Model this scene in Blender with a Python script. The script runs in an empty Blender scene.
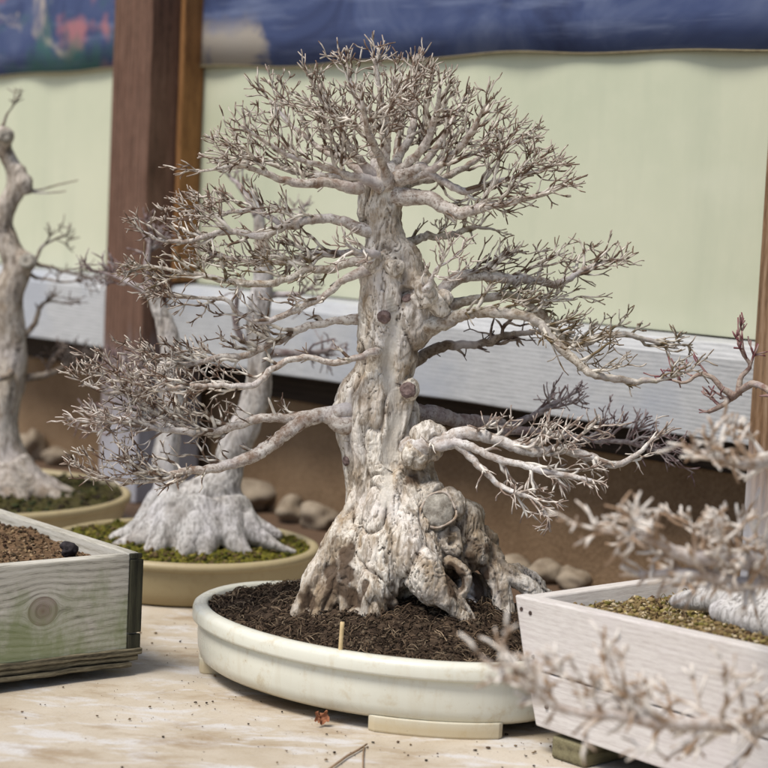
import bpy, bmesh, math, random
import numpy as np
from mathutils import Vector, Matrix, noise
from mathutils.bvhtree import BVHTree
random.seed(7); rng = np.random.default_rng(7)
sc = bpy.context.scene; col = sc.collection
R = math.radians

# ------------------------------------------------------------------ camera
F = 1950.0; PITCH = R(5.2); ROLL = R(2.7); HC = 0.6
fw = np.array([0, math.cos(PITCH), -math.sin(PITCH)]); r0 = np.array([1., 0, 0]); u0 = np.cross(r0, fw)
rt = math.cos(ROLL)*r0 + math.sin(ROLL)*u0; up = -math.sin(ROLL)*r0 + math.cos(ROLL)*u0
CAM = np.array([0, 0, HC])
cd = bpy.data.cameras.new('camera'); cam = bpy.data.objects.new('camera', cd); col.objects.link(cam)
cam.matrix_world = Matrix(((rt[0], up[0], -fw[0], 0), (rt[1], up[1], -fw[1], 0), (rt[2], up[2], -fw[2], HC), (0, 0, 0, 1)))
cd.sensor_width = 36; cd.lens = F/768*36; cd.clip_start = .05; cd.clip_end = 500
cd.dof.use_dof = True; cd.dof.focus_distance = 2.38; cd.dof.aperture_fstop = 5.4
sc.camera = cam
def ray(x, y): return fw + rt*(x-384)/F + up*(384-y)/F
def atY(x, y, Y): d = ray(x, y); return CAM + d*(Y/d[1])
def atZ(x, y, z): d = ray(x, y); return CAM + d*((z-HC)/d[2])

# ------------------------------------------------------------------ light
w = bpy.data.worlds.new('World'); sc.world = w; w.use_nodes = True
nt = w.node_tree; bg = nt.nodes['Background']; sky = nt.nodes.new('ShaderNodeTexSky')
sky.sky_type = 'NISHITA'; sky.sun_disc = False
SUN_EL, SUN_AZ = R(60), math.atan2(-.70, -.72)      # azimuth (from +X) of the direction towards the sun
sky.sun_elevation = SUN_EL; sky.sun_rotation = math.pi/2 - SUN_AZ
sky.air_density = 1.0; sky.dust_density = 2.0; sky.ozone_density = 1.0
nt.links.new(sky.outputs[0], bg.inputs[0]); bg.inputs[1].default_value = 0.128
sd = bpy.data.lights.new('sun', 'SUN'); sd.energy = 3.6; sd.angle = R(22); sd.color = (1, .94, .85)
so = bpy.data.objects.new('sun', sd); col.objects.link(so)
sv = Vector((math.cos(SUN_AZ)*math.cos(SUN_EL), math.sin(SUN_AZ)*math.cos(SUN_EL), math.sin(SUN_EL)))
so.rotation_euler = sv.to_track_quat('Z', 'Y').to_euler(); so.location = (-2, -3, 4)
sc.cycles.max_bounces = 5; sc.cycles.diffuse_bounces = 3; sc.cycles.glossy_bounces = 2; sc.cycles.caustics_reflective = False
sc.view_settings.view_transform = 'Standard'; sc.view_settings.look = 'None'; sc.view_settings.exposure = 0

# ------------------------------------------------------------------ object helpers
def tag(o, label=None, cat=None, group=None, kind=None):
    if label: o['label'] = label
    if cat: o['category'] = cat
    if group: o['group'] = group
    if kind: o['kind'] = kind
    return o
def empty(name, loc, rz=0):
    o = bpy.data.objects.new(name, None); col.objects.link(o); o.location = loc; o.rotation_euler = (0, 0, rz)
    o.empty_display_size = .05
    return o
def wmat(o):
    m = Matrix.LocRotScale(o.location, o.rotation_euler, o.scale)
    return wmat(o.parent) @ m if o.parent else m
class MB:
    """collects verts (world or local) + faces + per-vertex colour"""
    def __init__(s): s.v = []; s.f = []; s.c = []
    def add(s, vs, fs, c=None):
        o = len(s.v); s.v += [tuple(map(float, q)) for q in vs]; s.f += [tuple(i+o for i in f) for f in fs]
        s.c += (c if isinstance(c, list) else [c or (0, 0, 0)]*len(vs))
    def build(s, name, mat, parent=None, world=False, smooth=True, loc=None, rot=None):
        me = bpy.data.meshes.new(name)
        vs = s.v
        o = bpy.data.objects.new(name, me); col.objects.link(o)
        if loc is not None: o.location = loc
        if rot is not None: o.rotation_euler = rot
        if parent: o.parent = parent
        if world:
            mi = wmat(o).inverted(); vs = [tuple(mi @ Vector(q)) for q in vs]
        me.from_pydata(vs, [], s.f); me.update()
        at = me.color_attributes.new('col', 'FLOAT_COLOR', 'POINT')
        a = np.ones((len(vs), 4), dtype=np.float32)
        if len(vs): a[:, :3] = np.array(s.c, dtype=np.float32)
        at.data.foreach_set('color', a.ravel())
        if smooth: me.shade_smooth()
        me.materials.append(mat)
        return o
def box_vf(x0, x1, y0, y1, z0, z1):
    v = [(x, y, z) for z in (z0, z1) for y in (y0, y1) for x in (x0, x1)]
    return v, [(0, 2, 3, 1), (4, 5, 7, 6), (0, 1, 5, 4), (2, 6, 7, 3), (0, 4, 6, 2), (1, 3, 7, 5)]
def bevelled(o, w_=.002, seg=2):
    m = o.modifiers.new('bevel', 'BEVEL'); m.width = w_; m.segments = seg; m.limit_method = 'ANGLE'; m.angle_limit = R(40)
    return o
def board(name, mat, parent, x0, x1, y0, y1, z0, z1, bev=.002, rot=None, loc=None):
    """solid board, subdivided lengthwise a little so that its edges are not perfectly straight"""
    m = MB(); v, f = box_vf(x0, x1, y0, y1, z0, z1); m.add(v, f)
    o = m.build(name, mat, parent, smooth=False, rot=rot, loc=loc)
    return bevelled(o, bev)
def catmull(P, n):
    P = np.array(P, float); out = []
    for i in range(len(P)-1):
        a = P[max(i-1, 0)]; b = P[i]; c = P[i+1]; d = P[min(i+2, len(P)-1)]
        for k in range(n):
            t = k/n
            out.append(.5*((2*b)+(-a+c)*t+(2*a-5*b+4*c-d)*t*t+(-a+3*b-3*c+d)*t**3))
    out.append(P[-1]); return np.array(out)
def resample(P, step):
    """P rows (x,y,z,r)"""
    d = np.r_[0, np.cumsum(np.linalg.norm(np.diff(P[:, :3], axis=0), axis=1))]
    n = max(2, int(d[-1]/step)+1); t = np.linspace(0, d[-1], n)
    return np.stack([np.interp(t, d, P[:, k]) for k in range(P.shape[1])], 1)
def tube(mb, P, rad, sides=6, cols=None, lump=0.0, cap=True):
    P = np.asarray(P, float); n = len(P)
    T = np.gradient(P, axis=0); T /= (np.linalg.norm(T, axis=1, keepdims=True)+1e-12)
    rmean = max(.002, float(np.median(rad)))
    ref = np.array([0, 0, 1.]) if abs(T[0][2]) < .9 else np.array([1., 0, 0])
    u = np.cross(T[0], ref); u /= np.linalg.norm(u)
    ang = np.linspace(0, 2*np.pi, sides, endpoint=False); ca, sa = np.cos(ang), np.sin(ang)
    vs = []; cs = []
    for i in range(n):
        u = u - T[i]*np.dot(u, T[i]); u /= (np.linalg.norm(u)+1e-12); v = np.cross(T[i], u)
        rr = rad[i]*np.ones(sides)
        if lump:
            for j in range(sides):
                q = P[i]+rad[i]*(ca[j]*u+sa[j]*v)
                s_ = 1.0/rmean
                rr[j] *= 1+lump*(noise.noise(Vector(q*s_*.28))*1.1+.55*noise.noise(Vector(q*s_*.8))+.35*noise.noise(Vector(q*s_*2.2)))
        ring = P[i]+rr[:, None]*(ca[:, None]*u+sa[:, None]*v)
        vs += list(ring); cs += [cols[i] if cols is not None else (0, 0, 0)]*sides
    fs = []
    for i in range(n-1):
        for j in range(sides):
            a = i*sides+j; b = i*sides+(j+1) % sides
            fs.append((a, b, b+sides, a+sides))
    if cap:
        fs.append(tuple(range(sides-1, -1, -1))); fs.append(tuple(range((n-1)*sides, n*sides)))
    mb.add(vs, fs, cs)

# ------------------------------------------------------------------ materials
class NT:
    def __init__(s, name):
        s.m = bpy.data.materials.new(name); s.m.use_nodes = True; s.t = s.m.node_tree
        s.b = s.t.nodes['Principled BSDF']; s.b.inputs['Roughness'].default_value = .85
        s.b.inputs['Specular IOR Level'].default_value = .25
    def n(s, typ, **kw):
        q = s.t.nodes.new(typ)
        for k, v in kw.items(): setattr(q, k, v)
        return q
    def put(s, sock, v):
        if isinstance(v, bpy.types.NodeSocket): s.t.links.new(v, sock)
        else: sock.default_value = v
    def obj(s, scale=(1, 1, 1), rot=(0, 0, 0), loc=(0, 0, 0)):
        c = s.n('ShaderNodeTexCoord'); m = s.n('ShaderNodeMapping')
        m.inputs['Scale'].default_value = scale; m.inputs['Rotation'].default_value = rot; m.inputs['Location'].default_value = loc
        s.t.links.new(c.outputs['Object'], m.inputs[0]); return m.outputs[0]
    def noise(s, vec, scale, detail=4, rough=.55, dist=0):
        q = s.n('ShaderNodeTexNoise'); s.put(q.inputs['Vector'], vec); q.inputs['Scale'].default_value = scale
        q.inputs['Detail'].default_value = detail; q.inputs['Roughness'].default_value = rough; q.inputs['Distortion'].default_value = dist
        return q.outputs['Fac']
    def ramp(s, fac, stops, mode='LINEAR'):
        q = s.n('ShaderNodeValToRGB'); s.put(q.inputs[0], fac); q.color_ramp.interpolation = mode
        e = q.color_ramp.elements
        while len(e) < len(stops): e.new(.5)
        for i, (p, c) in enumerate(stops):
            e[i].position = p; e[i].color = (c, c, c, 1) if isinstance(c, (int, float)) else (*c, 1)
        return q.outputs[0]
    def mix(s, fac, a, b, blend='MIX'):
        q = s.n('ShaderNodeMix', data_type='RGBA', blend_type=blend)
        s.put(q.inputs[0], fac)
        for k, v in ((6, a), (7, b)):
            s.put(q.inputs[k], (*v, 1) if isinstance(v, tuple) else v)
        return q.outputs[2]
    def math(s, op, a, b=0.0, clamp=False):
        q = s.n('ShaderNodeMath', operation=op, use_clamp=clamp); s.put(q.inputs[0], a); s.put(q.inputs[1], b); return q.outputs[0]
    def sep(s, v): q = s.n('ShaderNodeSeparateXYZ'); s.put(q.inputs[0], v); return q.outputs
    def attr(s): q = s.n('ShaderNodeAttribute', attribute_name='col'); return q.outputs['Color']
    def bump(s, h, strength=.4, dist=.002):
        q = s.n('ShaderNodeBump'); s.put(q.inputs['Height'], h); q.inputs['Strength'].default_value = strength; q.inputs['Distance'].default_value = dist
        s.t.links.new(q.outputs[0], s.b.inputs['Normal'])
    def done(s, color, rough=None):
        s.put(s.b.inputs['Base Color'], (*color, 1) if isinstance(color, tuple) else color)
        if rough is not None: s.put(s.b.inputs['Roughness'], rough)
        return s.m

def mat_wood(name, base, light, dark, freq=60, knot=None, algae=None, lowcol=None, zlow=(0, 1), contrast=1.0, axis='x', blotch=None, bandw=.13):
    """grain runs along local x (or z). knot = (x, z, radius)"""
    k = NT(name); v = k.obj()
    X, Y, Z = k.sep(v)
    if axis == 'z': X, Z = Z, X
    if knot:
        kx, kz, kr = knot
        dx = k.math('MULTIPLY', k.math('SUBTRACT', X, kx), .88); dz = k.math('SUBTRACT', Z, kz)
        d2 = k.math('ADD', k.math('MULTIPLY', dx, dx), k.math('MULTIPLY', dz, dz)); d = k.math('SQRT', d2)
        psi = k.math('MULTIPLY', dz, k.math('SUBTRACT', 1.0, k.math('DIVIDE', kr*kr*1.0, k.math('ADD', d2, kr*kr*.03))))
        inside = k.math('LESS_THAN', d, kr)
        Zg = k.math('ADD', k.math('MULTIPLY', psi, k.math('SUBTRACT', 1.0, inside)), k.math('MULTIPLY', d, inside))
    else: Zg = Z
    cv = k.n('ShaderNodeCombineXYZ'); k.put(cv.inputs[0], k.math('MULTIPLY', X, .07)); k.put(cv.inputs[1], k.math('MULTIPLY', Y, 1.0)); k.put(cv.inputs[2], Zg)
    wob = k.noise(k.obj((2.2, 6, 6) if axis == 'x' else (6, 6, 2.2)), 2.0, 2)
    gz = k.math('ADD', k.math('MULTIPLY', Zg, freq*16), k.math('MULTIPLY', wob, freq*.22))
    band = k.math('ADD', k.math('MULTIPLY', k.math('SINE', gz), .5), .5)
    fine = k.noise(cv.outputs[0], freq*20, 4, .65)
    mid = k.noise(cv.outputs[0], freq*4.5, 3, .6)
    g = k.math('ADD', k.math('MULTIPLY', band, bandw), k.math('ADD', k.math('MULTIPLY', fine, .5), k.math('MULTIPLY', mid, .42)))
    c = k.ramp(g, [(.36-.1*(contrast-1), dark), (.52, base), (.72+.06*(contrast-1), light)])
    big = k.noise(v, 9, 4, .6)
    c = k.mix(k.ramp(big, [(.4, .0), (.75, .3)]), c, light)
    if blotch: c = k.mix(k.ramp(k.noise(k.obj((1, 1, 1), loc=(3, 1, 7)), blotch[1], 5, .65), [(.5, 0.0), (.68, blotch[2])]), c, blotch[0])
    if knot:
        c = k.mix(k.ramp(k.math('DIVIDE', d, kr), [(.0, .95), (.5, .6), (.93, .55), (1.0, .95), (1.12, 0.0)]), c, (.19, .125, .10))
        c = k.mix(k.math('MULTIPLY', k.ramp(k.math('DIVIDE', d, kr), [(1.0, 0.0), (1.15, .55), (2.4, 0.0)]), .8), c, light)
    if algae:
        a = k.noise(k.obj((1, 1, .7)), 16, 5, .7)
        lowm = k.ramp(k.math('ADD', k.math('MULTIPLY', Z, -7.0), 1.05), [(0, .0), (1, .35)])
        c = k.mix(k.ramp(k.math('ADD', a, lowm), [(.56, 0.0), (.80, .75)]), c, algae)
    if lowcol:
        hh = k.math('ADD', (X if axis == 'z' else Z), k.math('MULTIPLY', k.noise(k.obj((14, 14, 1.5)), 3, 4), .22))
        c = k.mix(k.ramp(hh, [(zlow[0], 1.0), (zlow[1], 0.0)]), c, k.mix(g, lowcol, tuple(min(1, 1.5*q) for q in lowcol)))
    k.bump(g, .35, .0012)
    return k.done(c, .8)

def mat_bark(name, pale=(.75, .705, .63), tan=(.40, .31, .215), dark=(.085, .055, .035), tint=(.74, .70, .665), scale=1.0):
    """trunk bark: col.r crack and painted hollow shade, col.g tan/moss mask, col.b pale smooth strip"""
    k = NT(name); a = k.n('ShaderNodeSeparateColor'); k.put(a.inputs[0], k.attr()); cr, cg, cb = a.outputs
    v = k.obj((1, 1, .45))
    n1 = k.noise(v, 38*scale, 6, .68, .5); n2 = k.noise(v, 130*scale, 5, .65); n3 = k.noise(k.obj(), 14*scale, 3)
    c = k.mix(k.ramp(n1, [(.37, 0.0), (.53, 1.0)]), tan, pale)
    c = k.mix(k.ramp(n3, [(.48, 0.0), (.68, .8)]), c, tint)
    c = k.mix(k.ramp(n2, [(.30, .75), (.47, 0.0)]), c, tuple(q*.62 for q in tan))
    fis = k.noise(k.obj((1, 1, .22)), 95*scale, 5, .7, .8); fis2 = k.noise(k.obj((1, 1, .3), loc=(3, 3, 3)), 240*scale, 4, .7)
    c = k.mix(k.math('MULTIPLY', k.ramp(fis, [(.36, .97), (.44, .6), (.49, 0.0)]), k.ramp(n3, [(.3, 1.0), (.7, .6)])), c, tuple(q*.42 for q in tan))
    c = k.mix(k.ramp(fis2, [(.36, .5), (.46, 0.0)]), c, tuple(q*.6 for q in tan))
    c = k.mix(k.ramp(cb, [(.15, 0.0), (.7, .78)]), c, k.mix(fis, (.42, .38, .32), (.70, .67, .61)))
    tn = k.mix(k.ramp(n2, [(.35, 0.0), (.65, 1.0)]), (.10, .065, .038), (.38, .295, .20))
    c = k.mix(k.math('MULTIPLY', cg, k.ramp(n1, [(.3, 1.0), (.75, .55)])), c, tn)
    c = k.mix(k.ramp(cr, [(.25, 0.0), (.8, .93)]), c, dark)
    k.bump(k.math('ADD', k.math('MULTIPLY', fis, 1.0), k.math('MULTIPLY', n2, .6)), .85, .003)
    return k.done(c, .9)
def mat_twig(name, pale=(.60, .555, .50), brown=(.24, .165, .12), tip=(.22, .13, .12), moss=None, mossy=.0):
    """col.r = thickness 0 tip .. 1 limb"""
    k = NT(name); a = k.n('ShaderNodeSeparateColor'); k.put(a.inputs[0], k.attr()); cr = a.outputs[0]; cgn = a.outputs[1]
    v = k.obj(); n1 = k.noise(v, 60, 5, .7); n2 = k.noise(v, 260, 4, .65); n3 = k.noise(v, 22, 3)
    c = k.mix(k.ramp(k.math('ADD', n1, k.math('MULTIPLY', k.math('SUBTRACT', cgn, .5), .32)), [(.35, 0.0), (.60, 1.0)]), brown, pale)
    c = k.mix(k.ramp(n2, [(.34, .85), (.5, 0.0)]), c, tuple(q*.75 for q in brown))
    c = k.mix(k.ramp(n3, [(.52, 0.0), (.7, .7)]), c, (.50, .47, .48))
    c = k.mix(k.ramp(cr, [(.0, .62), (.16, 0.0)]), c, tip)
    if moss: c = k.mix(k.ramp(k.math('ADD', n3, k.math('MULTIPLY', n1, .35)), [(.66-.35*mossy, 0.0), (.82-.25*mossy, .85)]), c, moss)
    k.bump(k.math('ADD', n1, n2), .5, .0018)
    return k.done(c, .88)
def mat_glaze(name, base, low, speck=(.3, .25, .17), rough=.2):
    k = NT(name); v = k.obj(); Z = k.sep(v)[2]
    n1 = k.noise(v, 9, 4, .6); n2 = k.noise(v, 220, 3, .6); n3 = k.noise(k.obj((1, 1, .12)), 60, 4, .6)
    c = k.mix(k.ramp(n1, [(.35, 0.0), (.7, .6)]), base, tuple(q*.88 for q in base))
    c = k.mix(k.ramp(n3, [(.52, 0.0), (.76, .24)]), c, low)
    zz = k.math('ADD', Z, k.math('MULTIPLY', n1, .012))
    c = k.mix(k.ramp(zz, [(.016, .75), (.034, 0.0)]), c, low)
    c = k.mix(k.ramp(n2, [(.70, 0.0), (.75, .7)]), c, speck)
    c = k.mix(k.math('MULTIPLY', k.ramp(k.noise(v, 45, 5, .7), [(.54, 0.0), (.72, .5)]), 1.0), c, low)
    k.b.inputs['Specular IOR Level'].default_value = .5
    k.bump(k.noise(v, 40, 4, .6), .12, .002)
    return k.done(c, k.ramp(n1, [(.3, rough), (.7, rough+.18)]))
def mat_attr(name, rough=.95, jitter=.5, scale=200, spec=.15):
    k = NT(name); n = k.noise(k.obj(), scale, 3, .6)
    c = k.mix(1.0, k.attr(), k.ramp(n, [(.25, 1-jitter), (.75, 1+jitter*.4)]), 'MULTIPLY')
    k.b.inputs['Specular IOR Level'].default_value = spec
    return k.done(c, rough)
def mat_plain(name, c1, c2, scale=60, rough=.8, bump=.3, detail=5):
    k = NT(name); n = k.noise(k.obj(), scale, detail, .65)
    k.bump(n, bump, .002)
    return k.done(k.ramp(n, [(.3, c1), (.7, c2)]), rough)

TW = {}
def mat_fine(limb, pale, brown, tip):
    k = NT(limb.name+'_fine'); a_ = k.n('ShaderNodeSeparateColor'); k.put(a_.inputs[0], k.attr()); cr, cg = a_.outputs[0], a_.outputs[1]
    c = k.mix(k.ramp(cg, [(.25, 0.0), (.72, 1.0)]), brown, pale)
    c = k.mix(k.ramp(cr, [(.0, .6), (.35, 0.0)]), c, tip)
    TW[limb.name] = k.done(c, .85); return limb
M_bark = mat_bark('white_bark'); M_twig = mat_twig('pale_twig', (.66, .62, .57))
M_twig_moss = mat_twig('mossy_limb', (.60, .565, .50), (.23, .17, .115), moss=(.24, .205, .115), mossy=-.35)
M_twig_dark = mat_twig('dark_limb', (.30, .25, .20), (.12, .085, .06))
M_twig_white = mat_twig('white_twig', (.70, .68, .66), (.36, .29, .24), tip=(.42, .33, .28))
M_twig_back = mat_twig('grey_twig', (.40, .36, .35), (.18, .12, .115), tip=(.17, .09, .10))
M_twig_fore = mat_twig('lichen_white_twig', (.64, .60, .57), (.34, .24, .17), tip=(.33, .21, .13))
M_twig_red = mat_twig('reddish_twig', (.44, .37, .31), (.20, .12, .10), tip=(.20, .035, .06))
M_bark2 = mat_bark('grey_white_bark', pale=(.57, .555, .54), tan=(.36, .335, .31), dark=(.12, .10, .09), tint=(.62, .60, .62))
M_bark3 = mat_bark('banded_grey_bark', pale=(.58, .53, .47), tan=(.30, .24, .185), dark=(.06, .045, .035), tint=(.55, .51, .50))
M_knot = mat_plain('purple_brown_callus', (.07, .045, .042), (.28, .205, .19), 150, bump=.9)
M_scar = mat_plain('grey_scar_wood', (.13, .11, .085), (.50, .47, .41), 110, bump=1.0, detail=8)
M_scar_rim = mat_plain('scar_rim_bark', (.26, .18, .11), (.58, .53, .48), 110, bump=.9)

mat_fine(M_twig, (.74, .69, .61), (.13, .085, .058), (.19, .12, .09))
mat_fine(M_twig_moss, (.62, .58, .51), (.15, .11, .06), (.18, .12, .085))
mat_fine(M_twig_dark, (.28, .235, .20), (.09, .06, .045), (.10, .06, .055))
mat_fine(M_twig_white, (.76, .72, .66), (.24, .18, .145), (.34, .25, .21))
mat_fine(M_twig_back, (.42, .38, .37), (.15, .10, .095), (.17, .09, .10))
mat_fine(M_twig_fore, (.74, .69, .63), (.32, .22, .145), (.32, .20, .12))
mat_fine(M_twig_red, (.36, .27, .24), (.15, .055, .06), (.19, .03, .055))

# ------------------------------------------------------------------ setting: ground
k = NT('weathered_stone'); v = k.obj()
n1 = k.noise(v, 5.5, 6, .62, .4); n2 = k.noise(k.obj((1, 2.2, 1), rot=(0, 0, R(30))), 11, 6, .65, .6); n3 = k.noise(v, 300, 3, .6); n4 = k.noise(v, 42, 5, .7)
c = k.mix(k.ramp(n1, [(.36, 0.0), (.64, 1.0)]), (.42, .355, .265), (.53, .475, .395))
c = k.mix(k.ramp(n2, [(.50, 0.0), (.62, .8)]), c, (.58, .57, .565))
c = k.mix(k.ramp(k.noise(k.obj((1, 1.7, 1), loc=(4, 2, 0)), 6.5, 6, .68), [(.52, 0.0), (.66, .8)]), c, (.31, .23, .145))
c = k.mix(k.ramp(n4, [(.28, .5), (.44, 0.0)]), c, (.33, .26, .18))
c = k.mix(k.ramp(n3, [(.30, .35), (.42, 0.0)]), c, (.30, .24, .17))
gx, gy, gz = k.sep(v)
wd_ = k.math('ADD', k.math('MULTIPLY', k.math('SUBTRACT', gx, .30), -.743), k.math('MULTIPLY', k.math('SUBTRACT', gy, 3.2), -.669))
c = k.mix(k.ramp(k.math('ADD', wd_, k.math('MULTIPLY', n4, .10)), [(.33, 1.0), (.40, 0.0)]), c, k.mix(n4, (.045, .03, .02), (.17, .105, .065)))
k.bump(k.math('ADD', n4, k.math('MULTIPLY', n3, .5)), .35, .002)
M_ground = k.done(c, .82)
m = MB()
xs = np.r_[-120, -30, -8, np.linspace(-2, 2, 61), 8, 30, 120]; ys = np.r_[-120, -30, -5, np.linspace(.6, 4.8, 71), 12, 40, 120]
for y in ys:
    for x in xs:
        m.v.append((x, y, .0012*noise.noise(Vector((x*6, y*6, 0))) if abs(x) < 2 and .6 <= y <= 4.8 else -.001)); m.c.append((0, 0, 0))
nx = len(xs)
m.f = [(j*nx+i, j*nx+i+1, (j+1)*nx+i+1, (j+1)*nx+i) for j in range(len(ys)-1) for i in range(nx-1)]
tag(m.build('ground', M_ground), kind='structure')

# ------------------------------------------------------------------ building (local x = along the wall to the far left, local y = out of the wall)
WT = np.array([-.669, .743]); WROT = math.atan2(.743, -.669)
bl = empty('building', (.30, 3.2, 0), WROT)     # local +y of this rotation is (-.743,-.669): towards the camera
tag(bl, 'timber framed building wall with pale green panels, grey beam and brown mud plaster base', 'building')
k = NT('mud_plaster'); v = k.obj()
n1 = k.noise(v, 5, 5, .6); n2 = k.noise(v, 150, 4, .7)
c = k.ramp(k.math('ADD', k.math('MULTIPLY', n1, .6), k.math('MULTIPLY', n2, .4)), [(.35, (.16, .10, .055)), (.62, (.31, .21, .125))])
k.bump(n2, .7, .004); M_plaster = k.done(c, .95)
M_beam = mat_wood('grey_weathered_beam', (.42, .43, .44), (.56, .57, .58), (.27, .275, .285), 60, blotch=((.33, .36, .42), 4, .6))
M_post = mat_wood('brown_weathered_post', (.115, .060, .040), (.21, .125, .09), (.03, .018, .012), 30, axis='z', lowcol=(.30, .30, .33), zlow=(.20, .44))
M_post_r = mat_wood('brown_grey_post', (.20, .115, .06), (.34, .24, .16), (.06, .035, .02), 30, axis='z', lowcol=(.36, .36, .38), zlow=(.22, .42))
M_orange = mat_wood('orange_brown_frame', (.24, .115, .04), (.33, .17, .07), (.10, .045, .018), 30, axis='z')
M_shadewood = mat_wood('shade_dark_wood', (.030, .020, .015), (.05, .035, .025), (.012, .008, .006), 30)  # near-black colour that carries the shade below the beam
k = NT('pale_green_panel'); v = k.obj()
n1 = k.noise(v, 1.7, 3, .5); n2 = k.noise(v, 30, 4, .6)
c = k.mix(k.ramp(n1, [(.35, 0.0), (.68, 1.0)]), (.49, .52, .385), (.58, .59, .45))
c = k.mix(k.ramp(n2, [(.45, 0.0), (.8, .25)]), c, (.62, .62, .48))
c = k.mix(k.ramp(k.noise(k.obj((3, 1, .5), loc=(2, 0, 1)), 4, 5, .6), [(.5, 0.0), (.75, .3)]), c, (.36, .40, .30))
c = k.mix(k.ramp(k.noise(k.obj((1, 1, 3), loc=(7, 0, 3)), 2.2, 2, .5), [(.54, 0.0), (.66, .35)]), c, (.62, .63, .50))  # soft pale horizontal patches: reflections painted into the panel colour
k.bump(k.noise(k.obj((1, 1, 1)), 700, 2), .12, .0006)
k.b.inputs['Specular IOR Level'].default_value = .35
M_pane = k.done(c, .38)
# plaster sheet with gentle unevenness
m = MB(); sx = np.linspace(-2.2, 3.0, 131); sz = np.linspace(-.02, .46, 16)
for z in sz:
    for x in sx: m.v.append((x, .006*noise.noise(Vector((x*5, 0, z*7)))+.003*noise.noise(Vector((x*17, 3, z*19))), z)); m.c.append((0, 0, 0))
nx = len(sx); m.f = [(j*nx+i, (j+1)*nx+i, (j+1)*nx+i+1, j*nx+i+1) for j in range(len(sz)-1) for i in range(nx-1)]
m.build('plaster_base', M_plaster, bl)
board('under_beam_shade', M_shadewood, bl, -2.2, 3.0, .012, .030, .225, .283, .002)  # dark strip added to stand for the shade under the beam
board('soffit', M_shadewood, bl, -2.2, 3.0, .012, .115, .2835, .40, .002)
POSTS = [(-.665, -.528, M_post_r), (.935, 1.065, M_post), (2.45, 2.58, M_post), (-2.2, -2.07, M_post_r)]
for a, b, mt in POSTS:
    board('post', mt, bl, a, b, .05, .20, .0, 2.3, .004)
EDGES = [(-2.07, -.665), (-.528, .935), (1.065, 2.45)]
for a, b in EDGES:
    # beam with a chamfered weathered top edge
    m = MB(); prof = [(.118, .287), (.140, .287), (.142, .405), (.128, .427), (.085, .431), (.085, .41), (.118, .40)]
    n = 24
    for i in range(n+1):
        x = a+.002+(b-a-.004)*i/n
        for (y, z) in prof:
            m.v.append((x, y+.0012*noise.noise(Vector((x*7, z*30, 0))), z+.002*noise.noise(Vector((x*6, z*9, 5))))); m.c.append((0, 0, 0))
    q = len(prof)
    for i in range(n):
        for j in range(q): m.f.append((i*q+j, i*q+(j+1) % q, (i+1)*q+(j+1) % q, (i+1)*q+j))
    m.f.append(tuple(range(q-1, -1, -1))); m.f.append(tuple(range(n*q, n*q+q)))
    bevelled(m.build('beam', M_beam, bl, smooth=False), .0025)
    wd = MB(); v_, f_ = box_vf(a+.002, b-.002, .06, .080, .433, 2.0); wd.add(v_, f_)
    wdo = wd.build('wall_panel', M_pane, bl, smooth=False)
# door-frame strip beside the left post, top rail above, wall above
board('frame_strip', M_orange, bl, .920, .934, .083, .135, .435, 2.0, .003)
m = MB(); v_, f_ = box_vf(-2.3, 3.1, -.12, .045, -.02, 2.6); m.add(v_, f_)
# solid core behind everything
core = m.build('wall_core', M_plaster, bl, smooth=False); core.location = (0, -.03, 0)
board('top_rail', M_post, bl, -2.2, 3.0, .205, .26, 1.75, 1.95, .004)

# ------------------------------------------------------------------ painted cloth across the top
k = NT('painted_blue_cloth'); v = k.obj()
n1 = k.noise(k.obj((1, 1, 1.4)), 3.2, 5, .62, .8); n2 = k.noise(k.obj((1, 1, 1.2), loc=(5, 0, 2)), 5.5, 4, .6, .6); n3 = k.noise(k.obj((.5, 1, 5)), 7, 4, .6); n4 = k.noise(k.obj(loc=(9, 2, 4)), 6, 3)
X, Y, Z = k.sep(v)
c = k.ramp(n1, [(.30, (.022, .030, .075)), (.48, (.052, .074, .165)), (.66, (.12, .15, .25))])
c = k.mix(k.ramp(n3, [(.52, 0.0), (.72, .55)]), c, (.20, .24, .36))
# pale buff patch beside the post
pb = k.math('MULTIPLY', k.ramp(k.math('ADD', k.math('MULTIPLY', k.ramp(X, [(.55, 0.0), (.86, 1.0), (.96, 1.0), (1.0, 0.0)]), .5), n2), [(.80, 0.0), (.92, 1.0)]), k.ramp(k.math('ADD', Z, k.math('MULTIPLY', n1, .1)), [(.96, 1.0), (1.02, 0.0)]))
c = k.mix(k.math('MULTIPLY', pb, .85), c, (.37, .33, .27))
lf = k.ramp(k.math('SUBTRACT', X, .9), [(.1, 0.0), (.2, 1.0)])
c = k.mix(k.math('MULTIPLY', lf, k.ramp(n4, [(.52, 0.0), (.60, .85)])), c, (.36, .15, .16))
c = k.mix(k.math('MULTIPLY', lf, k.ramp(n2, [(.55, 0.0), (.63, .8)])), c, (.42, .36, .30))
c = k.mix(k.math('MULTIPLY', lf, k.ramp(k.noise(k.obj(loc=(1, 8, 3)), 5, 4), [(.50, 0.0), (.62, .8)])), c, (.04, .12, .10))
k.bump(k.noise(k.obj((1, 1, 1)), 900, 2), .15, .0005)
M_cloth = k.done(c, .8)
M_hem = mat_plain('cloth_hem', (.12, .10, .06), (.20, .17, .10), 80)
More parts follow.
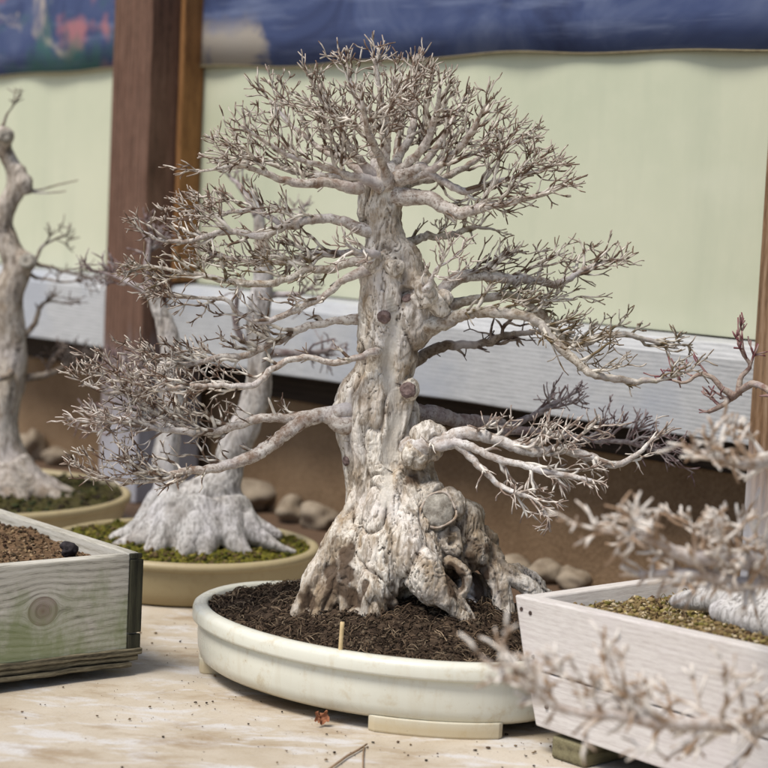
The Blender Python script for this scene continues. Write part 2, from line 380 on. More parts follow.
def cloth(s0, s1, label):
    m = MB(); h = MB(); N = 90; zs = np.linspace(0, 1, 14)
    def zb(s): return .853+.004*math.sin(s*6+1)+.0022*math.sin(s*17)
    def dd(s, t): return .0895+.004*(1-t)*math.sin(s*14+.6)+.0025*math.sin(s*31+t)*(1-t)
    for t in zs:
        for i in range(N+1):
            s = s0+(s1-s0)*i/N; m.v.append((s, dd(s, t), zb(s)+(1.62-zb(s))*t)); m.c.append((0, 0, 0))
    for j in range(len(zs)-1):
        for i in range(N): m.f.append((j*(N+1)+i, (j+1)*(N+1)+i, (j+1)*(N+1)+i+1, j*(N+1)+i+1))
    o = m.build('hanging_cloth', M_cloth, None, loc=bl.location, rot=bl.rotation_euler)
    sdf = o.modifiers.new('thick', 'SOLIDIFY'); sdf.thickness = .002
    P = [(s0+(s1-s0)*i/N, dd(s0+(s1-s0)*i/N, 0)+.001, zb(s0+(s1-s0)*i/N)-.001) for i in range(N+1)]
    tube(h, P, [.0022]*(N+1), 6)
    h.build('hem', M_hem, o)
    tag(o, label, 'cloth', 'painted cloths hung along the top of the wall')
cloth(-.525, .93, 'long blue painted cloth hanging above the wide panel right of the left post')
cloth(1.07, 2.44, 'blue painted cloth with red and buff streaks hanging left of the left post')

# ------------------------------------------------------------------ stones along the wall foot
M_stone = mat_plain('river_stone', (.17, .13, .09), (.34, .285, .215), 30, bump=.5)
def blob(mb, c, r, sub=3, seed=0, amp=.15, colr=None, freq=1.3, rough=0):
    bm = bmesh.new(); bmesh.ops.create_icosphere(bm, subdivisions=sub, radius=1)
    vs = []
    for q in bm.verts:
        d = 1+amp*noise.noise(q.co*freq+Vector((seed*7.3, seed*1.7, 0)))+rough*noise.noise(q.co*freq*4+Vector((seed*3.1, 0, 2)))
        vs.append((c[0]+q.co.x*r[0]*d, c[1]+q.co.y*r[1]*d, c[2]+q.co.z*r[2]*d))
    fs = [tuple(x.index for x in f.verts) for f in bm.faces]; bm.free()
    mb.add(vs, fs, colr)
stn = [(243, 512, .055, .036, 'broad tan stone half hidden beside the twin trunk at the wall foot'), (290, 522, .034, .028, 'rounded tan stone behind the right end of the tan pot, middle of three'),
       (318, 528, .034, .027, 'rounded pinkish stone behind the main trunk, rightmost beside the tan pot'), (543, 580, .030, .023, 'grey tan stone behind the main roots, left of a pair'),
       (572, 586, .027, .020, 'grey tan stone behind the white planter corner, right of a pair'), (57, 468, .030, .024, 'small buff stone near the foot of the left post'),
       (32, 462, .034, .040, 'buff stone beside the far left trunk'), (512, 569, .03, .02, 'stone peeping out behind the roots of the main tree')]
for i, (px, py, rx, rz, lb) in enumerate(stn):
    # stand each stone on the ground a hand's breadth in front of the plaster
    d = ray(px, py); n2d = np.array([-.743, -.669, 0]); o3 = np.array([.30, 3.2, 0])+n2d*.05
    p = CAM+d*(((o3-CAM)@n2d)/(d@n2d))
    m = MB(); blob(m, (0, 0, 0), (rx*1.12, rx*.9, rz*.95), 3, i+1, .55, freq=1.1, rough=.05)
    o = m.build('stone', M_stone, loc=(p[0], p[1], rz*.75), rot=(0, 0, i*1.3))
    tag(o, lb, 'stone', 'stones along the foot of the wall')

# ------------------------------------------------------------------ pots
def pot(name, ctr, th, a, b, prof, mat, label, feet=None, nseg=128):
    """prof: list of (inset from rim, z) going from outer base up over the lip and down the inside"""
    o = empty(name, (ctr[0], ctr[1], 0), th); tag(o, label, 'pot')
    def rings(pr, nm):
        m = MB(); q = len(pr)
        for i in range(nseg):
            t = 2*math.pi*i/nseg
            for ins, z in pr:
                wob = .0012*noise.noise(Vector((math.cos(t)*2, math.sin(t)*2, z*10)))
                m.v.append(((a-ins+wob)*math.cos(t), (b-ins+wob)*math.sin(t), z+wob*.6)); m.c.append((0, 0, 0))
        for i in range(nseg):
            for j in range(q-1):
                i2 = (i+1) % nseg; m.f.append((i*q+j, i2*q+j, i2*q+j+1, i*q+j+1))
        return m, q
    lip0 = prof.index('lip'); body = [x for x in prof[:lip0]]; rim = prof[lip0+1:]
    m, q = rings(body, 'body')
    m.f.append(tuple(i*q for i in range(nseg-1, -1, -1)))
    m.build('body', mat, o)
    m, q = rings(rim, 'rim'); m.build('rim', mat, o)
    if feet:
        for ang, half, ins, hh, dep in feet:
            m = MB(); n = 20
            for i in range(n+1):
                t = ang-half+2*half*i/n
                for (ii, z) in ((ins, 0.0), (ins-.001, .003), (ins-.0015, hh), (ins+dep, hh), (ins+dep, 0.0)):
                    e = min(i, n-i); sh = .004 if e == 0 else 0
                    m.v.append(((a-ii-sh)*math.cos(t), (b-ii-sh)*math.sin(t), z)); m.c.append((0, 0, 0))
            for i in range(n):
                for j in range(5): m.f.append((i*5+j, (i+1)*5+j, (i+1)*5+(j+1) % 5, i*5+(j+1) % 5))
            m.f.append((0, 1, 2, 3, 4)); m.f.append(tuple(n*5+j for j in (4, 3, 2, 1, 0)))
            bevelled(m.build('foot', mat, o, smooth=False), .0015)
    return o
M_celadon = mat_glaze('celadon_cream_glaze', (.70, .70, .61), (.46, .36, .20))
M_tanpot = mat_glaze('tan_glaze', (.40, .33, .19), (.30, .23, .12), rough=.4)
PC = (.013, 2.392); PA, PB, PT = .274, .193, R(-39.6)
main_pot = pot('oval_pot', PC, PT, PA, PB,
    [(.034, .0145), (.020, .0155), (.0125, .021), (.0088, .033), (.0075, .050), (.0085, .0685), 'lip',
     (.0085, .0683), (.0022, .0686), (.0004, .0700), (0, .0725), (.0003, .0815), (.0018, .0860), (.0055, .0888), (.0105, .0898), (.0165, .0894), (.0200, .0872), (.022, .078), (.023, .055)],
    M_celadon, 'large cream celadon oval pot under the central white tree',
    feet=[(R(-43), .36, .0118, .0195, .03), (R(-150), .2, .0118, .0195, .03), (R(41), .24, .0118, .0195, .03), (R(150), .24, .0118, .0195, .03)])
P2C = (-.298, 3.0); P2A, P2B, P2T = .213, .206, R(-42)
pot('round_pot', P2C, P2T, P2A, P2B,
    [(.035, .001), (.028, .001), (.022, .005), (.016, .02), (.009, .045), (.007, .056), 'lip', (.007, .0558), (.001, .058), (0, .064), (.003, .0685), (.009, .070), (.014, .0685), (.016, .062), (.017, .04)],
    M_tanpot, 'tan pot under the twin trunk tree behind, left of the cream pot')
P3C = (-.74, 3.42)
pot('shallow_pot', P3C, R(-42), .30, .30,
    [(.035, .001), (.028, .001), (.022, .005), (.016, .02), (.009, .045), (.007, .056), 'lip', (.007, .0558), (.001, .058), (0, .064), (.003, .0685), (.009, .070), (.014, .0685), (.016, .062), (.017, .04)],
    M_tanpot, 'tan pot under the far left tree, half hidden by the left planter')

# ------------------------------------------------------------------ soils (stuff)
def soil(name, label, hf, inside, bbox, step, mat, palette, n_fib, n_crumb, fib_len=(.006, .03), crumb=(.0012, .004), rot=0, org=(0, 0), noise_amp=.004, fibcol=None, avoid=None):
    """hf(x,y) height in local coords"""
    m = MB(); x0, x1, y0, y1 = bbox; xs = np.arange(x0, x1, step); ys = np.arange(y0, y1, step)
    idx = {}
    def H(x, y): return hf(x, y)+noise_amp*(noise.noise(Vector((x*38, y*38, 1)))+.6*noise.noise(Vector((x*110, y*110, 2)))+.35*noise.noise(Vector((x*260, y*260, 3))))
    def pc(q=None):
        c = palette[min(int(random.random()*len(palette)), len(palette)-1)]; s = random.uniform(.7, 1.25); return tuple(min(1, z*s) for z in c)
    for j, y in enumerate(ys):
        for i, x in enumerate(xs):
            if inside(x, y):
                idx[(i, j)] = len(m.v); h = H(x, y); m.v.append((x, y, h))
                t = .5+.9*noise.noise(Vector((x*60, y*60, 7)))
                c = np.array(palette[0])*(1-t)+np.array(palette[1])*t; m.c.append(tuple(np.clip(c, .005, 1)))
    for (i, j) in list(idx):
        if all((i+a, j+b) in idx for a, b in ((1, 0), (1, 1), (0, 1))): m.f.append((idx[i, j], idx[i+1, j], idx[i+1, j+1], idx[i, j+1]))
    for _ in range(n_crumb):
        x = random.uniform(x0, x1); y = random.uniform(y0, y1)
        if not inside(x, y): continue
        r = random.uniform(*crumb)*random.uniform(.5, 1); z = H(x, y)
        blob(m, (x, y, z+r*.3), (r*random.uniform(.7, 1.3), r*random.uniform(.7, 1.3), r*.8), 1, random.random()*50, .5, pc())
    for _ in range(n_fib):
        x = random.uniform(x0, x1); y = random.uniform(y0, y1)
        if not inside(x, y): continue
        L = random.uniform(*fib_len)*random.uniform(.5, 1); an = random.uniform(0, 6.28); cu = random.uniform(-.8, .8); P = []
        px, py = x, y; lift = random.uniform(0, .004); arch = random.uniform(0, .005)
        for s in range(6):
            if not inside(px, py): break
            P.append((px, py, H(px, py)+.0008+lift*s/5+arch*math.sin(s/5*math.pi)))
            an += cu/5; px += L/5*math.cos(an); py += L/5*math.sin(an)
        if len(P) > 2:
            r = random.uniform(.0003, .0008); c = random.choice(fibcol or palette); s = random.uniform(.7, 1.4)
            tube(m, P, [r]*len(P), 4, [tuple(min(1, z*s) for z in c)]*len(P))
    o = m.build(name, mat, loc=(org[0], org[1], 0), rot=(0, 0, rot)); tag(o, label, 'soil', kind='stuff'); return o
M_soil = mat_attr('dark_soil', jitter=.6); M_moss = mat_attr('moss_and_grit', jitter=.45)
def ell(a, b): return lambda x, y: (x/a)**2+(y/b)**2 < 1
TB = np.array([.035, 2.43])      # main trunk foot
_t = Matrix.Rotation(-PT, 2) @ Vector((TB[0]-PC[0], TB[1]-PC[1])); tloc = (_t.x, _t.y)
def main_h(x, y):
    q = math.hypot((x-tloc[0])/.16, (y-tloc[1])/.13); e = (x/PA)**2+(y/PB)**2
    return .083+.036*math.exp(-q**4*.6)-.004*max(0, e-.6)
soil('soil', 'dark brown fibrous soil filling the cream oval pot', main_h, ell(PA-.021, PB-.021), (-PA, PA, -PB, PB), .003, M_soil,
     [(.042, .028, .019), (.095, .066, .044), (.065, .044, .030), (.025, .017, .012), (.14, .105, .07)], 4200, 6500, rot=PT, org=PC,
     fibcol=[(.09, .06, .04), (.16, .11, .07), (.05, .033, .022), (.24, .18, .12), (.03, .02, .014), (.035, .024, .016)], noise_amp=.0055)
def h2(x, y): q = math.hypot(x/.12, y/.12); return .062+.02*math.exp(-q*q)
MOSS = [(.085, .085, .012), (.15, .135, .02), (.10, .07, .03), (.20, .17, .035), (.05, .055, .012), (.13, .09, .045)]
soil('moss', 'yellow green moss around the twin trunk in the tan pot', h2, ell(P2A-.014, P2B-.014), (-P2A, P2A, -P2B, P2B), .0035, M_moss, MOSS, 800, 3800, (.004, .012), (.002, .0055), rot=P2T, org=P2C, noise_amp=.007)
soil('moss', 'dark moss and soil around the far left trunk', h2, ell(.286, .286), (-.3, .3, -.3, .3), .005, M_moss,
     [(.05, .04, .02), (.07, .065, .02), (.04, .05, .02), (.03, .022, .015), (.10, .09, .03)], 500, 2200, (.004, .014), (.002, .007), rot=R(-42), org=P3C, noise_amp=.009)

# ------------------------------------------------------------------ tree machinery
def limb_curve(pts, Y, scale, y0, y1, wig=0.0):
    """pts (px, py, r_px[, dy]); depth drifts from y0 to y1 behind (+) or before (-) the plane Y -> rows x,y,z,r in metres"""
    out = []; n = len(pts)
    for i, p in enumerate(pts):
        t = i/(n-1); dy = p[3] if len(p) > 3 else y0+(y1-y0)*t**1.2
        out.append([*atY(p[0], p[1], Y+dy), p[2]*scale])
    return catmull(out, 5)
def unit(v): return v/(math.sqrt(v@v)+1e-12)
def proj(p):
    q = p-CAM; d = q@fw; return 384+F*(q@rt)/d, 384-F*(q@up)/d
def in_blobs(bl_, Y, grow_=1.3, dr=.06):
    def f(p):
        x, y = proj(p)
        for b in bl_:
            if ((x-b[0])/b[2])**2+((y-b[1])/b[3])**2 < grow_ and abs(p[1]-(Y+b[4])) < dr*1.25: return True
        return False
    return f
UP = np.array([0, 0, 1.])
def shoot(out, li, p, d, L, r_, gen, inside, trop, ctr, sc, gmax, rmin):
    """one twig: straight-ish, tapering, zigzagging at its nodes, with paired side shoots and a forked tip"""
    step = .0058*sc; n = max(2, int(L/step)); P = [p]; Rr = [r_*1.12]
    az = rng.uniform(0, 6.28); a0 = unit(np.cross(d, rng.normal(0, 1, 3))); bend = rng.normal(0, .035, 3)
    for i in range(n):
        t = (i+1)/n
        o_ = .05*unit(p-ctr) if ctr is not None else 0
        sgn = 1 if (i//2) % 2 else -1
        d = unit(d+trop*UP+o_+bend+rng.normal(0, .15, 3)+sgn*.27*a0)
        p = p+d*(L/n)
        if inside is not None and i > n*.35 and not inside(p):
            P.append(p); Rr.append(rmin*.8); break
        rr = max(rmin, r_*(1-.58*t)); P.append(p); Rr.append(rr*(1.22 if rng.random() < .35 else 1))
        if gen < gmax and t < .97 and i % 2 == (1 if gen == 0 else 0) and (gen == 0 or i > 0 or n < 4):
            az += 1.57+rng.normal(0, .35)
            b1 = unit(np.cross(d, a0)); a1 = np.cross(b1, d)
            for k_ in range(2):
                if rng.random() > PR[min(gen, 1)]: continue
                s_ = (math.cos(az)*a1+math.sin(az)*b1)*(1 if k_ == 0 else -1)
                an = rng.uniform(.5, 1.05); cl = L*rng.uniform(.40, .78)*(1-.35*t)
                cl = max(cl, .0095*sc*rng.uniform(.6, 1.9))
                shoot(out, li, p, unit(d*math.cos(an)+s_*math.sin(an)), cl, max(rmin, rr*.74), gen+1, inside, trop*1.15, ctr, sc, gmax, rmin)
    else:
        if gen < gmax:
            s_ = unit(np.cross(d, rng.normal(0, 1, 3)))
            for q in (1, -1): shoot(out, li, p, unit(d+q*.42*s_), max(.009*sc, L*rng.uniform(.28, .5)), max(rmin, Rr[-1]*.8), gen+1, inside, trop, ctr, sc, gmax, rmin)
    if len(P) > 1: out[li].append((np.array(P), np.array(Rr), False))
def grow(limbs, inside=None, every=.012, L=(.035, .07), t0=.15, trop=.05, ctr=None, sc=1.0, gmax=2, rmin=.00076, bias=.4, r0=.0025, slim=True, pr=(.70, .5), amax=1.0):
    global PR; PR = pr
    out = [[] for _ in limbs]
    for li, Cv in enumerate(limbs):
        Cv = resample(Cv, .0045*sc); n = len(Cv)
        tt = np.linspace(0, 1, n)
        P = Cv[:, :3].copy(); Rr = Cv[:, 3].copy()
        wob = rng.normal(0, 1, (n+8, 3)); ker = np.ones(9)/9
        wob = np.stack([np.convolve(wob[:, k], ker, 'valid') for k in range(3)], 1)
        P[2:-1] += wob[2:-1]*np.minimum(Rr[2:-1], .006)[:, None]*.9
        if slim: Rr = Rr*(1-.24*np.clip(tt/.18, 0, 1))
        out[li].append((P, Rr, True))
        gap = 0; last = 0
        for i in range(1, n):
            if tt[i] < t0: continue
            gap += .0045*sc
            okb = inside is None or inside(P[i])
            if gap < every*(1 if okb else 2.6)*rng.uniform(.7, 1.3) and i < n-1: continue
            gap = 0; d = unit(P[min(i+1, n-1)]-P[i-1])
            reps = 3 if i == n-1 else (2 if rng.random() < .55 else 1)
            for _ in range(reps):
                s_ = rng.normal(0, 1, 3); s_ -= d*(s_@d); s_ = unit(s_)
                o_ = unit(P[i]-ctr) if ctr is not None else np.zeros(3)
                an = rng.uniform(.4, amax) if i < n-1 else rng.uniform(.1, .5)
                g = unit(d*math.cos(an)+s_*math.sin(an)+bias*(UP*(1 if trop >= 0 else -1)*.7+o_))
                ln = rng.uniform(*L)*(1.0 if okb else .5)*(1-.35*max(0, tt[i]-.6)/.4)
                shoot(out, li, P[i], g, ln, min(Rr[i]*.6, r0*rng.uniform(.75, 1.15)), 0, inside, trop, ctr, sc, gmax, rmin)
    return out
def build_limbs(res, names, mats, parent, tipfull=.005, sides=(11, 4)):
    objs = []
    for li, chains in enumerate(res):
        mb = MB(); tw = MB()
        for P, Rr, isl in chains:
            if len(P) < 2: continue
            if isl:
                cols = [(min(1, max(0, (r_-.0007)/tipfull)), .5, 0) for r_ in Rr]
                tube(mb, P, Rr, sides[0], cols, .17)
            else:
                cols = []
                for p_, r_ in zip(P, Rr):
                    tn = .5+1.05*noise.noise(Vector(p_*120))+.75*noise.noise(Vector(p_*420))
                    cols.append((min(1, max(0, (r_-.0006)/.0016)), min(1, max(0, tn)), 0))
                tube(tw, P, Rr, 5 if Rr[0] > .0016 else sides[1], cols, 0, cap=True)
        o = mb.build(names[li], mats[li], parent, world=True)
        if tw.v:
            t_ = tw.build('twigs', TW[mats[li].name], o, world=True); t_['kind'] = 'stuff'
        objs.append(o)
    return objs
def remeshed(mb, voxel, it=6):
    me = bpy.data.meshes.new('tmp'); me.from_pydata(mb.v, [], mb.f); me.update()
    o = bpy.data.objects.new('tmp', me); col.objects.link(o)
    md = o.modifiers.new('r', 'REMESH'); md.mode = 'VOXEL'; md.voxel_size = voxel
    md2 = o.modifiers.new('s', 'SMOOTH'); md2.factor = .5; md2.iterations = it
    dg = bpy.context.evaluated_depsgraph_get(); dg.update()
    m2 = bpy.data.meshes.new_from_object(o.evaluated_get(dg))
    bpy.data.objects.remove(o); return m2
def loft(mb, slices, Y, depth_f, sides=36):
    """slices: (py, xl, xr, dy, depth factor)"""
    S = catmull([(s[0], s[1], s[2], s[3], s[4]) for s in slices], 4); vs = []; n = len(S)
    for (py, xl, xr, dy, df) in S:
        c = atY((xl+xr)/2, py, Y+dy); hw = (xr-xl)/2*Y/F
        for j in range(sides):
            t = 2*math.pi*j/sides; x = math.cos(t); y = math.sin(t)
            vs.append((c[0]+hw*np.sign(x)*abs(x)**.9, c[1]+hw*df*y, c[2]))
    fs = [(i*sides+j, i*sides+(j+1) % sides, (i+1)*sides+(j+1) % sides, (i+1)*sides+j) for i in range(n-1) for j in range(sides)]
    fs = [f[::-1] for f in fs]
    fs.append(tuple(range(sides))); fs.append(tuple(range((n-1)*sides, n*sides))[::-1])
    mb.add(vs, fs)
def px_tube(mb, pts, Y, sides=14, lump=.12):
    """pts (px,py,dy,rpx) closed tube with rounded tip"""
    s = Y/F; rows = [[*atY(p[0], p[1], Y+p[2]), p[3]*s] for p in pts]; Cv = resample(catmull(rows, 6), .006)
    P = Cv[:, :3]; r = Cv[:, 3].copy()
    e = P[-1]+(P[-1]-P[-2])/np.linalg.norm(P[-1]-P[-2])*r[-1]*.6
    P = np.vstack([P, e]); r = np.r_[r, r[-1]*.45]
    tube(mb, P, r, sides, lump=lump)
def finish_trunk(me, name, mat, parent, crack_amp, mid_amp, fscale, masks, carve=None, furrow=.004):
    """displace along normals with bark noise and write colour masks"""
    nv = len(me.vertices); co = np.zeros(nv*3); no = np.zeros(nv*3)
    me.vertices.foreach_get('co', co); co = co.reshape(-1, 3); me.vertex_normals.foreach_get('vector', no); no = no.reshape(-1, 3)
    colr = np.ones((nv, 4), np.float32); out = co.copy(); s = fscale
    for i in range(nv):
        p = co[i]; V = Vector((p[0], p[1], p[2]))
        wv = noise.noise(V*14)*.35; wv2 = noise.noise(V*14+Vector((5, 2, 9)))*.35
        q = Vector((p[0]*58*s+wv*5, p[1]*58*s+wv2*5, p[2]*11*s+wv*2))
        a = noise.noise(q); b = noise.noise(q*2.3+Vector((3, 1, 8)))
        c = noise.noise(Vector((p[0]*26*s, p[1]*26*s, p[2]*9*s))); d = noise.noise(V*85*s); e = noise.noise(V*230*s)
        # flaking plates: terraces of a warped noise, crisp on one side
        ds = noise.noise(Vector((p[0]*150*s, p[1]*150*s, p[2]*38*s)))
        t1 = (a+.30*ds)*2.6+.16*d; fl = t1-math.floor(t1); plate = min(1, fl*1.25)
        edge = max(0, 1-fl*7)*min(1, max(0, .5+2.2*noise.noise(V*22*s+Vector((1, 7, 3)))))
        t2 = (b+.3*d)*1.5; f2 = t2-math.floor(t2); edge2 = max(0, 1-f2*10)*.55*min(1, max(0, .3+2*noise.noise(V*30*s)))
        crack = edge; crack2 = edge2
        fq = noise.noise(Vector((p[0]*21*s+wv*2.2, p[1]*21*s+wv2*2.2, p[2]*5.5*s+wv*1.2))); fur = max(0, 1-abs(fq)*5.5)
        mt = masks(p); sm = mt[1]
        cr = max(crack, crack2)*(1-.85*sm)
        dsp = -crack_amp*cr*.6+crack_amp*.55*(plate-.5)*(1-sm)+mid_amp*c*1.5*(1-.4*sm)+mid_amp*(.45*ds+.35*d+.24*e)*(1-.6*sm)+mid_amp*mt[2]*(.5+d)-furrow*fur*fur*(1-sm)+furrow*.35*abs(fq)*2
        if carve is not None: dsp -= carve(p)
        out[i] = p+no[i]*dsp
        colr[i, 0] = min(1, max(cr*.85+max(0, -d-.3)*.6*(1-sm)+max(0, fur-.35)*.75*(1-sm), mt[3])); colr[i, 1] = mt[0]; colr[i, 2] = sm  # red: cracks and furrows, plus occlusion-like shade painted into dents
    # bark plates: shift tan tone by coarse noise in masks()
    me.vertices.foreach_set('co', out.ravel())
    o = bpy.data.objects.new(name, me); col.objects.link(o); o.parent = parent; me.name = name
    me.transform(wmat(parent).inverted()); me.update()
    at = me.color_attributes.new('col', 'FLOAT_COLOR', 'POINT'); at.data.foreach_set('color', colr.ravel())
    me.materials.clear(); me.materials.append(mat); me.shade_smooth()
    bv = BVHTree.FromPolygons([tuple(q) for q in out], [tuple(p.vertices) for p in me.polygons])
    return o, bv
def hit(bv, px, py):
    d = Vector(ray(px, py)).normalized(); r_ = bv.ray_cast(Vector(CAM), d)
    return r_[0], r_[1]

# ================================================================== MAIN TREE
TY = 2.42; S = TY/F
tree = empty('bonsai_tree', (TB[0], TB[1], .1)); tag(tree, 'large pale white leafless tree with flared roots in the cream oval pot', 'bonsai tree')
m = MB()
loft(m, [(172, 368, 398, .0, .8), (182, 361, 404, .0, .8), (195, 360, 402, 0, .8), (215, 359, 398, 0, .85), (235, 365, 404, 0, .85), (252, 361, 420, 0, .8), (270, 357, 428, 0, .8), (290, 359, 439, 0, .75),
         (310, 358, 437, 0, .75), (330, 358, 433, 0, .75), (350, 356, 422, 0, .8), (367, 355, 417, 0, .8), (385, 342, 418, 0, .75), (400, 337, 419, 0, .75), (420, 336, 419, 0, .75), (440, 339, 422, 0, .75),
         (455, 343, 430, 0, .75), (470, 345, 435, 0, .72), (490, 347, 443, 0, .7), (507, 346, 456, 0, .64), (523, 342, 468, 0, .56), (542, 338, 472, .005, .48), (562, 336, 474, .01, .42), (585, 336, 470, .015, .38), (620, 336, 466, .015, .38)], TY, .8)
px_tube(m, [(388, 470, -.03, 16), (386, 505, -.048, 22), (383, 540, -.062, 23), (379, 570, -.074, 20), (375, 590, -.085, 18), (372, 610, -.090, 15), (370, 630, -.095, 12)], TY, 16, .06)
px_tube(m, [(366, 598, -.082, 7), (358, 610, -.088, 6), (346, 620, -.088, 4)], TY, 10, .06)
px_tube(m, [(400, 485, -.025, 20), (408, 520, -.05, 25), (414, 552, -.075, 24), (428, 578, -.092, 21), (444, 597, -.096, 17), (457, 611, -.096, 13), (468, 626, -.096, 10)], TY, 16, .06)
px_tube(m, [(364, 485, -.01, 13), (356, 515, -.024, 15), (343, 542, -.034, 17), (328, 564, -.04, 14), (312, 582, -.046, 12), (305, 600, -.05, 10), (299, 620, -.055, 8)], TY, 14, .1)
px_tube(m, [(364, 530, -.035, 17), (348, 565, -.055, 15), (330, 594, -.06, 14), (318, 615, -.066, 10), (310, 632, -.07, 8)], TY, 14, .1)
px_tube(m, [(362, 550, -.055, 15), (356, 582, -.065, 14), (350, 610, -.07, 11), (346, 630, -.075, 9)], TY, 14, .1)
px_tube(m, [(397, 560, -.07, 9), (396, 585, -.08, 7), (391, 606, -.085, 5)], TY, 12, .1)
px_tube(m, [(465, 525, .0, 20), (484, 550, -.01, 17), (500, 570, -.02, 11), (518, 579, -.025, 9), (537, 594, -.025, 8), (552, 612, -.025, 6)], TY, 14, .12)
for px_, py_, dy_, r_ in [(362, 612, -.01, 32), (400, 612, -.012, 38), (440, 606, .0, 38), (468, 602, .01, 32)]:
    blob(m, atY(px_, py_, TY+dy_), (r_*S, r_*S, r_*S), 3, px_, .2)
px_tube(m, [(486, 562, -.02, 10), (498, 582, -.03, 10), (504, 608, -.035, 9), (508, 625, -.04, 8)], TY, 12, .1)
px_tube(m, [(446, 562, -.07, 6), (460, 568, -.085, 5.5), (467, 582, -.088, 5), (460, 596, -.088, 5), (454, 612, -.088, 5)], TY, 10, .1)
px_tube(m, [(500, 575, .0, 8), (522, 572, .02, 8), (545, 592, .03, 7), (560, 610, .03, 5)], TY, 12, .1)
for (px, py, dy, r_, sd_) in [(437, 510, -.034, 27, 1), (462, 525, -.015, 24, 2), (470, 548, -.022, 22, 3), (448, 542, -.05, 17, 4), (482, 545, -.0, 18, 5), (462, 560, -.04, 14, 6), (428, 440, -.035, 18, 7), (415, 455, -.04, 14, 8), (423, 292, -.035, 14, 9),
                            (440, 302, -.02, 13, 10), (396, 268, -.036, 11, 11), (408, 390, -.026, 11, 12), (346, 410, -.01, 13, 13), (372, 262, -.03, 12, 14), (384, 182, 0, 20, 15), (366, 345, -.02, 10, 16), (318, 616, -.075, 8, 17), (352, 430, -.015, 12, 18), (425, 325, -.01, 14, 19), (383, 318, -.026, 10, 20)]:
    c_ = atY(px, py, TY+dy); blob(m, c_, (r_*S, r_*S*.85, r_*S), 3, sd_, .25)
me = remeshed(m, .0014)
strip = resample(np.array([[*atY(px, py, TY), hw*S] for px, py, hw in [(390, 296, 5), (396, 320, 7), (391, 345, 8), (386, 365, 6), (392, 385, 7), (397, 410, 8), (393, 440, 8), (389, 468, 7), (383, 494, 6)]]), .004)
hole = [(atY(452, 541, TY-.06), 5.5*S, .014), (atY(406, 292, TY-.045), 7*S, .010)]
def tmask(p):
    # returns tan mask, smooth strip mask, extra lump
    d = np.hypot(strip[:, 0]-p[0]+.004*noise.noise(Vector(p)*45), strip[:, 2]-p[2]); i = d.argmin(); sm = 0
    if p[1] < TY-.005: sm = max(0, 1-(d[i]/strip[i, 3])**2)**.5 if d[i] < strip[i, 3] else 0
    P2 = (p[0], p[2]); tanm = 0
    for (c_, r_, wgt) in TAN:
        q = math.hypot(P2[0]-c_[0], P2[1]-c_[2])/r_
        if q < 1.4: tanm = max(tanm, wgt*min(1, max(0, (1.4-q)/.8)))
    nz = noise.noise(Vector(p)*26)
    tanm = min(1, max(0, tanm*(1+.9*nz)+max(0, nz-.28)*.8))
    if p[2] < .118: tanm = max(tanm, min(.85, (.118-p[2])/.02)*(.6+.6*nz))
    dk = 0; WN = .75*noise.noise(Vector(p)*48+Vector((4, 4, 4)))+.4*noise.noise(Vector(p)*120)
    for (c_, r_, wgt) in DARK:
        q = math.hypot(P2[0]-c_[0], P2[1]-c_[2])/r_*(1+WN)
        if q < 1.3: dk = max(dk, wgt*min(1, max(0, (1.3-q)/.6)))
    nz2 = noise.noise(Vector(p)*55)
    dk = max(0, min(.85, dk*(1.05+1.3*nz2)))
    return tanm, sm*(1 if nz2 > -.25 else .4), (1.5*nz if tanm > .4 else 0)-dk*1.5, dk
DARK = [(atY(px, py, TY-.055), r_*S, w_) for px, py, r_, w_ in [(346, 553, 11, .9), (340, 573, 15, 1), (350, 592, 14, 1), (333, 598, 12, .8), (394, 588, 9, .9), (396, 606, 9, 1), (455, 572, 13, 1), (440, 612, 10, .8), (478, 575, 13, .9), (484, 595, 12, .9), (447, 528, 9, .5), (472, 552, 12, .6), (412, 480, 9, .6), (492, 552, 9, .6), (430, 292, 8, .5), (310, 600, 9, .7)]]  # dark moss between roots, plus painted shade of the hollow by the arch root
TAN = [(atY(px, py, TY), r_*S, w_) for px, py, r_, w_ in [(338, 545, 16, .9), (325, 580, 26, .8), (470, 535, 34, .75), (455, 560, 26, .9), (488, 560, 26, .8), (415, 470, 16, .7), (360, 225, 14, .55), (395, 230, 20, .6), (412, 265, 24, .6), (425, 345, 22, .55), (393, 590, 14, .9), (440, 480, 22, .6), (350, 590, 16, .8), (400, 545, 8, .5), (365, 350, 14, .5)]]
def carve(p):
    d = np.hypot(strip[:, 0]-p[0]+.004*noise.noise(Vector(p)*45), strip[:, 2]-p[2]); i = d.argmin(); r_ = strip[i, 3]*1.25; v_ = 0
    if d[i] < r_ and p[1] < TY-.005: v_ = .0065*(1-(d[i]/r_)**2)*min(1, i/5, (len(strip)-1-i)/9)
    for c_, r2, dep in hole:
        q = math.hypot(p[0]-c_[0], p[2]-c_[2])/r2
        if q < 1 and p[1] < TY-.01: v_ += dep*(1-q*q)
    return v_
trunk, TBV = finish_trunk(me, 'trunk', M_bark, tree, .0026, .0020, 1.0, tmask, carve, .0055)

